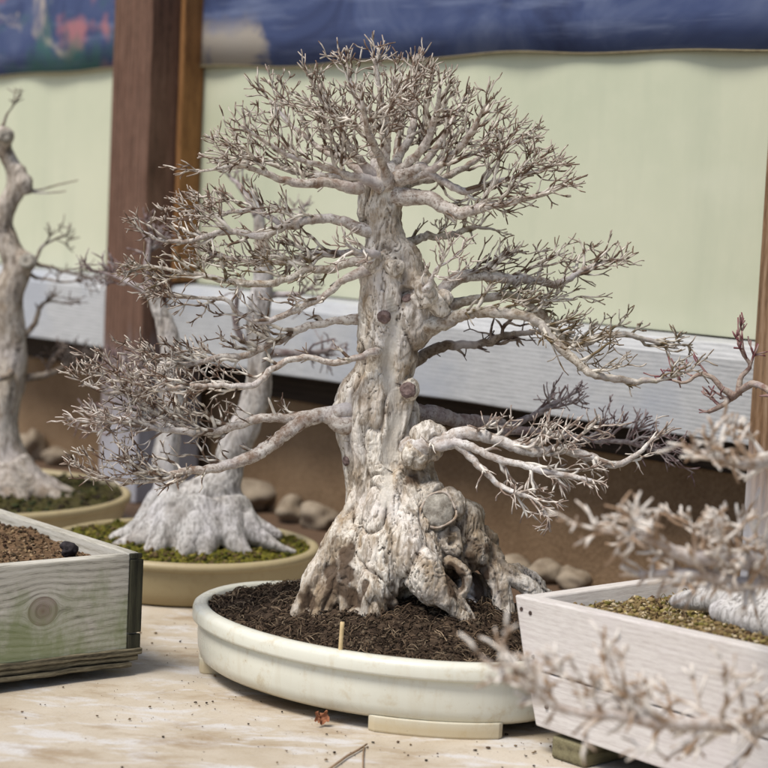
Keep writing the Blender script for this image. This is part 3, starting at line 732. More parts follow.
def lump_part(bv, px, py, r_, name, mat, parent, rim=None, squash=.45, seed=1):
    p, nrm = hit(bv, px, py)
    if p is None: return
    nrm = (nrm+(1.6 if rim else .3)*Vector((-.12, -.97, .2))).normalized(); rq = nrm.to_track_quat('Z', 'Y').to_matrix()
    s = p.y/F
    if rim:
        m = MB(); N = 40
        P = [p+rq @ Vector((math.cos(t)*r_*s*(1+.1*math.sin(3*t+seed)), math.sin(t)*r_*s*(1+.1*math.sin(2*t)), .001)) for t in np.linspace(0, 2*math.pi, N)]
        tube(m, P, [r_*s*.075*(1+.9*noise.noise(Vector((i_*.5, seed, 0)))) for i_ in range(N)], 8, lump=.35); m.build(name+'_rim', rim, parent, world=True)
    m = MB(); bm = bmesh.new(); bmesh.ops.create_icosphere(bm, subdivisions=4, radius=1)
    vs = []
    for q in bm.verts:
        d = 1+.16*noise.noise(q.co*1.5+Vector((seed, 0, 0)))+.10*noise.noise(q.co*5+Vector((seed, 0, 0)))+.05*noise.noise(q.co*12)
        rr = math.hypot(q.co.x, q.co.y); dent = -.5*max(0, 1-(rr/.55)**2) if q.co.z > 0 and not rim else 0
        vs.append(p+rq @ Vector((q.co.x*d*r_*s, q.co.y*d*r_*s, (q.co.z*d+dent)*r_*s*squash)))
    m.add(vs, [tuple(x.index for x in f.verts) for f in bm.faces]); bm.free()
    return m.build(name, mat, parent, world=True)
lump_part(TBV, 438, 510, 18, 'pruning_scar', M_scar, tree, rim=M_scar_rim, squash=.22, seed=3)
for (px, py, r_) in [(384, 317, 7), (408, 390, 8), (346, 461, 5), (407, 298, 5)]:
    lump_part(TBV, px, py, r_, 'callus', M_knot, tree, squash=.5, seed=px)

# ---- crown: one dome of twigs over many up-limbs
def L(pts, y0, y1, Y=TY): return limb_curve(pts, Y, Y/F, y0, y1)
crown = [
 L([(372, 186, 9), (355, 185, 7), (337, 184, 6.5), (317, 182, 6.5), (292, 181, 5.5), (273, 175, 4.5), (255, 169, 3.5), (236, 166, 2.6), (215, 170, 2), (198, 172, 1.5)], 0, -.06),
 L([(376, 186, 9), (360, 172, 6), (345, 160, 5), (325, 150, 4), (305, 135, 3.2), (285, 118, 2.4), (268, 98, 1.5)], 0, .06),
 L([(378, 184, 9), (366, 165, 6), (352, 150, 5), (340, 128, 4), (325, 105, 3), (312, 82, 1.7)], 0, -.09),
 L([(380, 182, 9), (374, 160, 6), (368, 135, 5), (360, 110, 3.6), (350, 85, 2.5), (347, 65, 1.5)], 0, .05),
 L([(384, 182, 9), (386, 158, 6), (385, 130, 5), (382, 100, 4), (378, 75, 2.4), (374, 58, 1.5)], 0, -.03),
 L([(386, 182, 9), (398, 160, 6), (408, 135, 5.5), (415, 108, 4), (413, 82, 2.6), (418, 66, 1.5)], 0, .08),
 L([(388, 182, 9), (408, 165, 6), (426, 142, 5), (436, 115, 4.2), (440, 88, 2.2)], 0, -.08),
 L([(388, 184, 9), (412, 172, 6), (436, 148, 5), (450, 124, 4), (462, 102, 2)], 0, .04),
 L([(392, 186, 9), (420, 174, 6), (446, 158, 5), (467, 138, 4.2), (479, 117, 2.8), (486, 104, 1.4)], -.01, -.10),
 L([(390, 188, 9), (425, 182, 5), (455, 172, 4.5), (485, 155, 3.4), (510, 143, 2.4), (530, 134, 1.4)], 0, .08),
 L([(392, 192, 11), (410, 197, 10), (428, 199, 9), (450, 209, 8.5), (467, 212, 7.5), (490, 204, 6), (517, 200, 4.4), (541, 193, 3), (566, 186, 1.5)], -.01, -.07),
 L([(395, 180, 8), (422, 166, 6), (436, 178, 5), (462, 190, 5), (490, 185, 4), (520, 175, 2.6), (556, 164, 1.4)], -.02, -.03),
 L([(382, 186, 9), (365, 178, 6), (340, 172, 5), (315, 165, 4), (290, 155, 3.2), (262, 140, 2.2), (240, 125, 1.4)], -.02, -.11),
 L([(382, 186, 9), (362, 180, 6), (335, 176, 5), (310, 176, 4), (282, 168, 3), (250, 155, 2.2), (222, 145, 1.4)], .02, .10),
 L([(386, 184, 9), (384, 170, 6), (376, 150, 5), (366, 130, 4), (362, 100, 2.6)], -.02, -.14),
 L([(386, 184, 9), (394, 165, 6), (400, 140, 5), (402, 110, 3.4), (398, 84, 1.6)], .02, .14),
]
poly = [(190, 174), (203, 142), (226, 112), (256, 86), (296, 64), (340, 50), (378, 49), (414, 58), (442, 70), (470, 97), (502, 106), (534, 130), (562, 160), (578, 190), (550, 203), (508, 213), (468, 222), (430, 206), (388, 172), (345, 178), (295, 178), (250, 172)]
def inpoly(x, y):
    c_ = False; j = len(poly)-1
    for i in range(len(poly)):
        xi, yi = poly[i]; xj, yj = poly[j]
        if (yi > y) != (yj > y) and x < (xj-xi)*(y-yi)/(yj-yi)+xi: c_ = not c_
        j = i
    return c_
def in_crown(p):
    x, y = proj(p)
    if not inpoly(x, y): return False
    q = min(1, math.hypot((x-382)/195, (y-190)/140)); return abs(p[1]-TY) < .02+.15*math.sqrt(1-q*q*.9)
res = grow(crown, in_crown, every=.0245, L=(.05, .09), t0=.16, trop=.03, ctr=atY(384, 240, TY), bias=.35, slim=True, pr=(.50, .30), amax=.8)
build_limbs(res, ['branch']*len(crown), [M_twig]*len(crown), tree)

# ---- the side limbs
def pad(pts, y0, y1, blobs, mat=None, **kw):
    return (pts, y0, y1, blobs, mat or M_twig, kw)
side = [
 # L2 and its upper fork
 pad([(366, 228, 8), (347, 223, 6.5), (323, 220, 6), (307, 222, 6), (287, 227, 5.5), (267, 233, 5), (240, 231, 4.3), (210, 237, 3.8), (190, 242, 3.2), (160, 239, 2.6), (140, 230, 1.6)], -.01, -.05,
     [(165, 228, 30, 15, -.05), (215, 226, 40, 14, -.03), (265, 218, 35, 10, -.02), (330, 214, 18, 5, -.01, .6)]),
 pad([(300, 225, 5), (287, 224, 4), (270, 217, 3.6), (255, 212, 3.4), (235, 214, 3), (212, 217, 2.4), (192, 215, 1.5)], -.02, .05, [(210, 207, 36, 15, .05), (255, 203, 25, 12, .03)]),
 # L3
 pad([(375, 262, 8), (353, 260, 6), (330, 269, 5.5), (307, 269, 5), (293, 279, 5), (273, 284, 5), (247, 283, 4.5), (220, 281, 4), (193, 273, 3.4), (170, 269, 2.6), (143, 266, 1.5)], -.02, -.08,
     [(168, 272, 42, 16, -.08), (215, 270, 40, 14, -.06), (270, 268, 40, 12, -.05)], M_twig_moss),
 pad([(370, 258, 6), (350, 250, 5), (325, 254, 4.6), (300, 258, 4), (270, 262, 3.4), (240, 260, 2.6), (210, 254, 1.6)], .0, .06, [(230, 255, 45, 12, .05), (300, 250, 35, 12, .03), (340, 245, 18, 10, .0)]),
 # L4
 pad([(368, 268, 7), (343, 280, 5), (330, 290, 4.6), (307, 302, 4.6), (280, 316, 4.2), (262, 321, 3.8), (240, 313, 3.2), (227, 299, 2.8), (200, 299, 2.2), (173, 297, 1.4)], -.03, -.05,
     [(190, 296, 48, 11, -.05), (240, 305, 30, 12, -.04), (292, 300, 24, 10, -.03, .7), (190, 318, 40, 8, -.05, .7)]),
 # L5
 pad([(366, 318, 7), (345, 320, 5.5), (328, 323, 5), (308, 330, 5), (293, 336, 5), (267, 347, 5), (247, 354, 4.6), (223, 357, 4.2), (203, 362, 3.6), (183, 364, 3), (160, 362, 2)], -.0, .02,
     [(165, 358, 45, 16, .02), (215, 350, 40, 13, .02), (275, 332, 25, 9, .01, .7), (125, 355, 25, 14, .02)]),
 # L6
 pad([(374, 352, 6), (357, 357, 4.6), (333, 360, 4.2), (313, 358, 4), (293, 359, 4.4), (273, 370, 4.4), (260, 384, 4), (240, 388, 3.8), (210, 387, 3.4), (187, 387, 3), (160, 391, 2)], -.045, -.09,
     [(150, 388, 50, 20, -.09), (210, 380, 40, 14, -.08), (275, 385, 25, 14, -.07, .6)]),
 # L7 big low limb
 pad([(345, 420, 13), (325, 415, 10), (305, 420, 9.5), (280, 436, 9), (262, 449, 8.5), (245, 459, 8), (227, 464, 7), (203, 467, 6), (183, 470, 5), (157, 480, 4), (133, 482, 3.4), (110, 478, 2)], -.02, -.10,
     [(110, 462, 42, 25, -.11), (155, 462, 36, 22, -.10), (205, 455, 34, 11, -.08), (92, 440, 25, 16, -.11, .7)]),
 # L7b
 pad([(345, 412, 10), (318, 414, 7.5), (293, 420, 6.5), (267, 420, 6), (240, 424, 5.4), (210, 431, 5), (187, 432, 4.4), (173, 422, 4), (147, 408, 3.4), (127, 394, 3), (107, 393, 2.4), (84, 382, 1.6)], -.02, -.07,
     [(115, 378, 42, 26, -.07), (155, 402, 40, 22, -.07), (205, 420, 36, 14, -.05), (265, 408, 30, 9, -.03, .7), (175, 380, 30, 20, -.06, .8)]),
 pad([(195, 432, 5), (175, 430, 4), (153, 427, 3.6), (127, 421, 3.4), (103, 423, 2.6), (77, 421, 1.5)], -.05, -.10, [(95, 422, 34, 11, -.10), (140, 432, 36, 14, -.09), (150, 445, 30, 10, -.1)], M_twig_white),
 # RB back right
 pad([(398, 245, 8), (412, 241, 6), (425, 238, 5.5), (440, 237, 5), (458, 233, 4.4), (470, 229, 3), (495, 230, 1.6)], .03, .08, [(440, 220, 18, 12, .06, .6), (470, 224, 20, 6, .07, .6)], M_twig_moss),
 # RR1
 pad([(432, 302, 11), (443, 292, 9.5), (455, 281, 8.5), (470, 274, 8), (490, 274, 7.5), (510, 279, 7), (530, 281, 6.5), (550, 281, 5.5), (572, 275, 4.2), (590, 266, 3.2), (608, 261, 2.4), (624, 260, 1.4)], .01, .07,
     [(480, 260, 30, 16, .04), (525, 264, 28, 16, .05), (580, 262, 28, 18, .07), (605, 256, 20, 12, .07), (452, 256, 16, 16, .02, .6)]),
 # RR2
 pad([(428, 325, 12), (445, 322, 9), (467, 314, 8), (490, 313, 7.5), (512, 315, 7), (532, 320, 6.5), (552, 337, 6.2), (569, 357, 6.2), (589, 373, 5.6), (612, 377, 5), (642, 381, 4), (664, 379, 2.8), (688, 371, 1.4)], -.02, -.08,
     [(470, 298, 28, 16, -.04), (515, 303, 30, 13, -.05), (545, 328, 22, 16, -.06), (585, 352, 30, 18, -.07), (625, 366, 25, 11, -.07), (662, 368, 26, 11, -.08), (560, 322, 20, 10, -.06, .5)], M_twig_moss),
 # RR3
 pad([(440, 305, 9), (462, 302, 6.5), (490, 297, 6), (515, 297, 5.6), (538, 314, 5.4), (560, 336, 5.6), (580, 344, 5.4), (602, 336, 5), (629, 336, 4), (652, 341, 3), (679, 345, 1.6)], .02, .06,
     [(545, 298, 34, 15, .04), (600, 315, 32, 18, .06), (635, 318, 20, 14, .06), (655, 338, 22, 12, .06), (500, 288, 26, 12, .03)], M_twig_moss),
 # RR4 dark, behind
 pad([(415, 360, 9), (432, 352, 7), (447, 348, 6.5), (460, 347, 6), (487, 344, 5.5), (507, 334, 4.6), (530, 331, 3.6), (560, 333, 2)], .05, .12, [(480, 334, 30, 9, .1, .5), (530, 326, 26, 8, .12, .6)], M_twig_dark),
 # RR5 low right, drooping
 pad([(420, 446, 13), (435, 443, 11), (450, 437, 9), (467, 431, 8.5), (490, 438, 8), (512, 446, 7.5), (538, 453, 7), (562, 449, 6), (588, 456, 5.6), (612, 463, 4.8), (636, 453, 3.2), (656, 437, 1.6)], -.04, -.07,
     [(545, 440, 34, 16, -.06), (590, 440, 40, 18, -.07), (630, 442, 30, 18, -.07), (500, 428, 24, 10, -.05, .6)], M_twig_white),
 pad([(436, 442, 8), (456, 442, 7), (475, 450, 5.5), (495, 460, 5), (520, 464, 4.6), (545, 473, 4.4), (570, 478, 3.4), (592, 480, 2)], -.05, -.10, [(520, 478, 36, 13, -.09), (575, 474, 30, 10, -.1), (475, 470, 16, 16, -.08)], M_twig_white, up_=-.12),
 pad([(452, 441, 6), (470, 453, 5), (484, 470, 4.2), (498, 484, 3.8), (515, 490, 3.2), (536, 500, 2.2), (548, 516, 1.2)], -.05, -.11, [(500, 500, 24, 10, -.1), (530, 503, 26, 14, -.11), (485, 494, 18, 9, -.1)], M_twig_white, up_=-.25),
 # RR6 stub behind and its grey twigs
 pad([(415, 412, 12), (435, 416, 10.5), (455, 420, 9.5), (478, 422, 9), (503, 425, 8.5)], .03, .12, [], M_twig_back),
 pad([(498, 428, 6), (525, 418, 5), (545, 410, 4.4), (560, 400, 3), (575, 392, 1.5)], .12, .17, [(550, 402, 36, 13, .15, .8), (520, 405, 18, 12, .14, .6)], M_twig_back),
 pad([(500, 430, 6), (535, 432, 5), (570, 438, 4.4), (605, 440, 3.6), (640, 446, 2.8), (668, 455, 2), (685, 468, 1.2)], .10, .16, [(615, 428, 36, 14, .15, .7), (655, 450, 30, 14, .16, .9), (600, 405, 14, 12, .16, .5)], M_twig_back),
 # little upright shoots on the front of the upper trunk
 pad([(425, 292, 6), (432, 280, 3), (438, 268, 2.2), (448, 262, 1.6), (462, 250, 1.1)], -.05, -.07, [(440, 262, 22, 20, -.06, .6)], M_twig_white),
 pad([(378, 258, 6), (366, 254, 4), (355, 250, 2.5), (345, 244, 1.3)], -.045, -.09, [(352, 256, 20, 14, -.08, .9), (330, 250, 18, 10, -.08, .8)], M_twig_white),
]
for pts, y0, y1, blobs, mt, kw in side:
    if abs(pts[0][0]-388) < 60 and y0 < .09: pts = [(pts[0][0]+(389-pts[0][0])*.6, pts[0][1]+2, pts[0][2], 0.0)]+[(q_[0], q_[1], q_[2], y0+(y1-y0)*(i_/(len(pts)-1))**1.2) for i_, q_ in enumerate(pts)]
    lc = limb_curve(pts, TY, S, y0, y1)
    dn = kw.get('up_', 0) < 0
    cz = np.array([TB[0], TY, atY(384, pts[0][1]+(-60 if dn else 30), TY)[2]])
    res = grow([lc], in_blobs(blobs, TY), every=.0115 if dn else .0155, L=(.042, .085), t0=.12, pr=(.66, .44) if dn else (.52, .30), trop=-.03 if dn else .045, ctr=cz, bias=.22) if blobs else grow([lc], None, t0=2)
    build_limbs(res, ['branch'], [mt], tree)

# ================================================================== TWIN TRUNK TREE BEHIND
Y2 = 3.0; S2 = Y2/F
t2 = empty('bonsai_tree', (P2C[0]+.02, P2C[1], .07)); tag(t2, 'blurred twin trunk white tree behind the left branches, in the tan pot', 'bonsai tree')
m = MB()
loft(m, [(472, 205, 245, 0, .8), (490, 178, 240, 0, .8), (508, 166, 238, 0, .75), (522, 150, 240, 0, .7), (536, 136, 248, 0, .72), (550, 122, 254, 0, .75), (572, 116, 256, 0, .75)], Y2, .8)
px_tube(m, [(212, 505, 0, 22), (228, 470, 0, 17), (238, 440, 0, 16), (250, 412, .0, 15), (258, 385, 0, 14), (260, 350, 0, 13), (258, 315, 0, 12), (264, 280, 0, 11), (262, 240, 0, 8), (258, 212, 0, 5.5), (250, 190, 0, 3)], Y2, 16, .2)
px_tube(m, [(178, 510, 0, 24), (168, 480, 0, 15), (166, 455, 0, 13), (170, 425, 0, 13), (172, 400, 0, 12), (167, 375, 0, 11), (172, 350, 0, 11), (165, 325, 0, 10), (158, 308, 0, 8), (150, 290, 0, 6)], Y2, 16, .2)
for pts in ([(175, 505, -.03, 24), (150, 532, -.055, 16), (125, 545, -.07, 9), (98, 552, -.06, 5)], [(185, 505, -.05, 26), (168, 535, -.08, 18), (150, 556, -.10, 11), (138, 568, -.11, 6)], [(198, 505, -.05, 24), (190, 540, -.09, 16), (180, 560, -.105, 9), (178, 572, -.11, 6)], [(208, 510, -.05, 22), (206, 545, -.09, 13), (204, 566, -.11, 7)], [(232, 505, -.02, 22), (250, 532, -.045, 13), (275, 546, -.05, 7), (296, 552, -.05, 4)], [(222, 505, -.04, 22), (234, 540, -.075, 13), (250, 558, -.085, 7)], [(225, 500, 0, 20), (252, 524, .0, 12), (280, 536, .0, 6)], [(165, 500, 0, 18), (140, 530, -.02, 12), (112, 540, -.02, 6)]):
    px_tube(m, pts, Y2, 12)
me = remeshed(m, .003, 34)
def m2mask(p): nz = noise.noise(Vector(p)*16); return min(1, max(0, nz-.25)+(max(0, .10-p[2])*8 if p[2] < .10 else 0)+min(.55, max(0, (p[2]-.16)*4))*(.6+nz)), .15, 0, 0
tr2, BV2 = finish_trunk(me, 'trunk', M_bark2, t2, .0013, .0017, .8, m2mask, None, .0018)
side2 = [
 ([(152, 296, 5), (140, 286, 4), (128, 280, 3.4), (115, 276, 2.6), (95, 272, 1.6)], 0, .03, [(118, 274, 26, 12, .02, .8)]),
 ([(156, 300, 5), (150, 285, 4.6), (146, 268, 4), (148, 250, 3), (150, 232, 1.6)], 0, .0, [(150, 255, 25, 22, 0, .6)]),
 ([(168, 425, 8), (150, 424, 7), (130, 424, 6), (112, 420, 4), (98, 418, 2)], 0, -.05, [(110, 425, 25, 10, -.05, .7)]),
 ([(262, 300, 6), (275, 294, 4.6), (292, 293, 4), (305, 292, 2)], 0, .0, [(300, 290, 14, 8, 0, .5)]),
 ([(262, 355, 7), (285, 352, 5.5), (305, 352, 4.5), (330, 350, 3)], 0, .05, [(320, 348, 18, 8, .04, .5)]),
 ([(256, 345, 6), (244, 340, 5), (238, 330, 4.5), (236, 312, 4), (238, 298, 2)], 0, -.02, [(238, 300, 14, 16, 0, .5)]),
 ([(258, 215, 6), (248, 200, 5), (240, 188, 4), (230, 178, 2)], 0, .02, [(240, 180, 26, 14, .02, .6)]),
 ([(262, 240, 5), (275, 228, 4), (288, 220, 2.6), (300, 214, 1.4)], 0, .04, [(290, 215, 18, 10, .03, .5)]),
 ([(170, 375, 6), (150, 372, 5), (130, 376, 4), (110, 370, 2)], 0, .05, [(125, 368, 28, 12, .04, .6)]),
]
for pts, y0, y1, blobs in side2:
    res = grow([limb_curve(pts, Y2, S2, y0, y1)], in_blobs(blobs, Y2, 1.4, .08), every=.014, L=(.03, .06), t0=.3, sc=1.5, gmax=2, rmin=.0009) if blobs else grow([limb_curve(pts, Y2, S2, y0, y1)], None, t0=2)
    build_limbs(res, ['branch'], [M_twig_back], t2)

# ================================================================== FAR LEFT TREE
Y3 = 3.45; S3 = Y3/F
t3 = empty('bonsai_tree', (-.68, 3.5, .07)); tag(t3, 'knobbly curving grey white tree at the left edge with a swollen base', 'bonsai tree')
m = MB()
px_tube(m, [(6, 520, 0, 46.0), (6, 490, 0, 38.0), (5, 465, 0, 27.0), (4, 440, 0, 17.6), (5, 410, 0, 15.0), (10, 380, 0, 15.8), (12, 350, 0, 15.8), (9, 320, 0, 15.8), (8, 295, 0, 15.0), (18, 268, 0, 14.1), (10, 248, 0, 12.3), (2, 225, 0, 11.4), (6, 208, 0, 10.6), (16, 188, 0, 10.6), (14, 170, 0, 9.7), (4, 150, 0, 8.8), (0, 135, 0, 7.9)], Y3, 18, .16)
for pts in ([(15, 470, -.03, 22), (38, 490, -.05, 14), (60, 500, -.06, 8), (85, 506, -.05, 5)], [(0, 480, -.05, 25), (15, 505, -.09, 16), (30, 520, -.1, 10)], [(25, 480, 0, 18), (55, 492, 0, 12), (90, 505, .02, 8)], [(-15, 480, -.05, 24), (-30, 510, -.08, 15)]):
    px_tube(m, pts, Y3, 12)
for px, py, r_ in [(26, 262, 12), (24, 182, 9), (20, 170, 7), (5, 136, 11), (28, 190, 6)]:
    blob(m, atY(px, py, Y3-.012), (r_*S3, r_*S3, r_*S3), 3, px, .2)
me = remeshed(m, .003, 34)
tr3, BV3 = finish_trunk(me, 'trunk', M_bark3, t3, .0013, .0017, .8, m2mask, None, .0018)
for px, py, r_ in [(27, 261, 8), (5, 136, 7)]: lump_part(BV3, px, py, r_, 'pruning_scar', M_scar, t3, squash=.35, seed=px)
side3 = [
 ([(24, 187, 3.4), (34, 190, 2.6), (46, 188, 2), (62, 184, 1.6), (78, 180, 1.1)], 0, .02, []),
 ([(24, 188, 3), (36, 193, 2.2), (52, 193, 1.7), (66, 191, 1.1)], 0, -.02, []),
 ([(28, 268, 5), (36, 260, 4), (40, 250, 3.4), (47, 244, 3), (58, 238, 2), (66, 235, 1.2)], 0, .02, [(55, 240, 12, 9, .02, .5)]),
 ([(32, 262, 4), (48, 266, 3), (70, 273, 2.4), (90, 277, 2), (106, 280, 1.2)], 0, .02, [(90, 276, 20, 6, .02, .5)]),
 ([(28, 274, 4), (46, 279, 3), (66, 282, 2.4), (90, 278, 1.2)], 0, -.02, [(64, 279, 16, 6, -.02, .5)]),
 ([(20, 335, 7), (30, 330, 6), (38, 318, 5.5), (41, 306, 4), (52, 301, 2.6), (66, 304, 1.4)], 0, .02, [(55, 300, 16, 6, 0, .5)]),
 ([(15, 380, 10), (35, 378, 8), (50, 374, 6.5), (66, 366, 4), (80, 362, 2)], 0, .05, [(65, 362, 26, 14, .04, .6)]),
 ([(12, 372, 7), (2, 378, 6), (-14, 384, 4), (-30, 386, 2)], -.03, -.08, [(0, 380, 22, 10, -.06, .6)]),
 ([(2, 130, 4), (4, 120, 3), (8, 112, 2), (14, 105, 1.2)], 0, 0, [(6, 110, 12, 10, 0, .7)]),
 ([(-2, 238, 5), (-12, 232, 4), (-24, 226, 2)], 0, 0, [(-20, 225, 14, 10, 0, .5)]),
]
for pts, y0, y1, blobs in side3:
    pts = [(q_[0], q_[1], q_[2]*.62) for q_ in pts]
    res = grow([limb_curve(pts, Y3, S3, y0, y1)], in_blobs(blobs, Y3, 1.4, .08), every=.014, L=(.03, .06), t0=.3, sc=1.5, gmax=2, rmin=.0009) if blobs else grow([limb_curve(pts, Y3, S3, y0, y1)], None, t0=2)
    build_limbs(res, ['branch'], [M_twig_dark], t3)

# ================================================================== LEFT PLANTER (local x = right/back along the front face, local y = back-left along the side)
M_lbox = mat_wood('algae_weathered_board', (.47, .445, .38), (.64, .62, .56), (.10, .09, .07), 46, knot=(-.137, .093, .018), algae=(.20, .24, .10), contrast=1.2)
M_lbox2 = mat_wood('pale_weathered_board', (.50, .48, .42), (.62, .60, .55), (.28, .26, .21), 36)
M_end = mat_wood('dark_rotten_end_grain', (.035, .034, .022), (.07, .068, .042), (.012, .012, .008), 40, axis='z')
M_slat = mat_wood('rotten_slat', (.10, .085, .055), (.30, .26, .17), (.02, .016, .01), 60)
LB = empty('planter_box', (-.303+.010, 2.41, 0), R(39)); tag(LB, 'weathered wooden planter with green algae and a round knot, left foreground', 'planter')
W_, D_ = .50, .62; zt = .153; zb_ = .033
board('front_board', M_lbox, LB, -W_, -.0165, .0, .019, zb_, zt, .0018)
def rough_board(name, mat, parent, x0, x1, y0, y1, z0, z1, n=30, amp=.0016, ax=1):
    m = MB()
    for i in range(n+1):
        t = i/n
        for (u_, z) in ((0, z0), (1, z0), (1, z1), (0, z1)):
            j = amp*noise.noise(Vector((t*14, u_*3, z*40)))
            if ax == 1: m.v.append((x0+(x1-x0)*u_+j, y0+(y1-y0)*t, z+j))
            else: m.v.append((x0+(x1-x0)*t, y0+(y1-y0)*u_+j, z+j))
            m.c.append((0, 0, 0))
    for i in range(n):
        for j in range(4): m.f.append((i*4+j, i*4+(j+1) % 4, (i+1)*4+(j+1) % 4, (i+1)*4+j))
    m.f.append((0, 1, 2, 3)[::-1]); m.f.append(tuple(n*4+j for j in range(4)))
    o = m.build(name, mat, parent, smooth=False)
    # consistent normals
    bm = bmesh.new(); bm.from_mesh(o.data); bmesh.ops.recalc_face_normals(bm, faces=bm.faces); bm.to_mesh(o.data); bm.free()
    return bevelled(o, .0015)
sb = board('side_board', M_lbox2, LB, 0, D_, -.0, .0165, zb_-.004, zt+.001, .0015, rot=(0, 0, R(90)), loc=(0, .004, 0))
# dark end grain cap of the long board, notched
m = MB()
for a, b in ((zb_-.003, .052), (.054, zt-.006), (zt-.005, zt+.0015)):
    v_, f_ = box_vf(-.0165, .0005 if a > .06 else .002, -.003+.0015*random.random(), .0035, a, b); m.add(v_, f_)
bevelled(m.build('end_grain', M_end, LB, smooth=False), .0015)
board('side_board', M_lbox2, LB, 0, D_, -.0, .0165, zb_, zt, .0015, rot=(0, 0, R(90)), loc=(-W_, .004, 0))
board('back_board', M_lbox2, LB, -W_+.001, -.0175, D_-.019, D_, zb_, zt, .0018)
board('floor_board', M_end, LB, -W_+.002, -.018, .021, D_-.021, zb_+.002, zb_+.02, .0015)
for i, (z0, z1, yo, x1) in enumerate([(.026, .0345, -.004, .004), (.0185, .0255, -.001, .0), (.012, .018, -.006, -.012)]):
    rough_board('bottom_slat', M_slat, LB, -W_, x1, yo, yo+.07, z0, z1, 40, .0018, ax=0)
for y in (.08, .5):
    board('runner', M_end, LB, -W_+.04, -.10, y, y+.06, .0, .0118, .002)
def hl(x, y): return .138+.010*noise.noise(Vector((x*6, y*6, 0)))+.004*(-x/W_)
soil('soil', 'brown gritty soil in the algae stained left planter', hl, lambda x, y: -W_+.017 < x < -.0172 and .0195 < y < D_-.02, (-W_+.01, 0, .01, D_), .004, M_soil,
     [(.12, .075, .04), (.20, .125, .07), (.07, .04, .025), (.26, .18, .10), (.05, .035, .02), (.30, .21, .13)], 500, 5200, (.006, .02), (.0016, .0042), rot=R(39), org=(LB.location.x, LB.location.y), noise_amp=.004)
m = MB(); blob(m, (0, 0, 0), (.0105, .009, .0095), 3, 4, .5, freq=2, rough=.2)
p = wmat(LB) @ Vector((-.055, .085, .148))
tag(m.build('charcoal_lump', mat_plain('black_lump', (.012, .010, .012), (.05, .042, .045), 140, bump=.8), loc=p), 'small black lump on the soil at the inner corner of the left planter', 'lump')

# ================================================================== RIGHT PLANTER
M_rbox = mat_wood('whitewashed_board', (.60, .57, .545), (.69, .665, .65), (.47, .43, .41), 60, blotch=((.60, .55, .56), 7, .5), contrast=.8, bandw=.04)
M_block = mat_wood('mossy_block', (.16, .14, .08), (.24, .22, .13), (.06, .05, .03), 30)
M_screw = mat_plain('rusty_screw', (.03, .022, .02), (.09, .06, .05), 300)
RB = empty('planter_box', (.158, 2.165, 0), R(41.9)); tag(RB, 'whitewashed wooden planter with flared end and dark screws, right foreground', 'planter')
def prism(name, mat, parent, pts, x0, x1, bev=.0015, along='y'):
    """pts (y,z) polygon extruded along local x"""
    m = MB(); n = len(pts); m.add([(x0, y, z) for y, z in pts]+[(x1, y, z) for y, z in pts],
        [tuple(range(n)), tuple(range(2*n-1, n-1, -1))]+[(i, i+n, (i+1) % n+n, (i+1) % n) for i in range(n)])
    o = m.build(name, mat, parent, smooth=False)
    bm = bmesh.new(); bm.from_mesh(o.data); bmesh.ops.recalc_face_normals(bm, faces=bm.faces); bm.to_mesh(o.data); bm.free()
    return bevelled(o, bev)
LN = .66; RW = .30
# planks: grain runs along local x of the object, so build them along x and turn them
def plank(name, mat, parent, poly_xz, thick, y0):
    m = MB(); n = len(poly_xz); m.add([(x, y0, z) for x, z in poly_xz]+[(x, y0+thick, z) for x, z in poly_xz],
        [tuple(range(n)), tuple(range(2*n-1, n-1, -1))]+[(i, i+n, (i+1) % n+n, (i+1) % n) for i in range(n)])
    o = m.build(name, mat, parent, smooth=False, rot=(0, 0, R(-90)))
    bm = bmesh.new(); bm.from_mesh(o.data); bmesh.ops.recalc_face_normals(bm, faces=bm.faces); bm.to_mesh(o.data); bm.free()
    return bevelled(o, .0022)
# rotated -90: object x -> parent -y ; object y -> parent x
plank('side_board', M_rbox, RB, [(.0, .172), (.021, .0945), (LN, .088), (LN, .186)], .020, 0)
plank('side_board', M_rbox, RB, [(.0214, .0930), (.042, .031), (LN, .020), (LN, .0865)], .020, .0012)
plank('side_board', M_rbox, RB, [(.0, .172), (.042, .031), (LN, .022), (LN, .186)], .020, RW-.02)
def endb(yo0, yo1, ztp, zbt, lab):
    m = MB(); t = .018
    x0, x1 = .0205, RW-.0205
    vs = [(x0, yo0, ztp), (x1, yo0, ztp), (x1, yo1, zbt), (x0, yo1, zbt), (x0, yo0-t, ztp), (x1, yo0-t, ztp), (x1, yo1-t, zbt), (x0, yo1-t, zbt)]
    m.add(vs, [(0, 1, 2, 3), (7, 6, 5, 4), (0, 4, 5, 1), (1, 5, 6, 2), (2, 6, 7, 3), (3, 7, 4, 0)])
    o = m.build('end_board', M_rbox, RB, smooth=False)
    bm = bmesh.new(); bm.from_mesh(o.data); bmesh.ops.recalc_face_normals(bm, faces=bm.faces); bm.to_mesh(o.data); bm.free()
    bevelled(o, .002)
endb(-.001, -.042, .1705, .033, '')
endb(-LN+.02, -LN+.02, .183, .026, '')
board('floor_board', M_end, RB, .021, RW-.021, -LN+.02, -.056, .036, .05, .001)
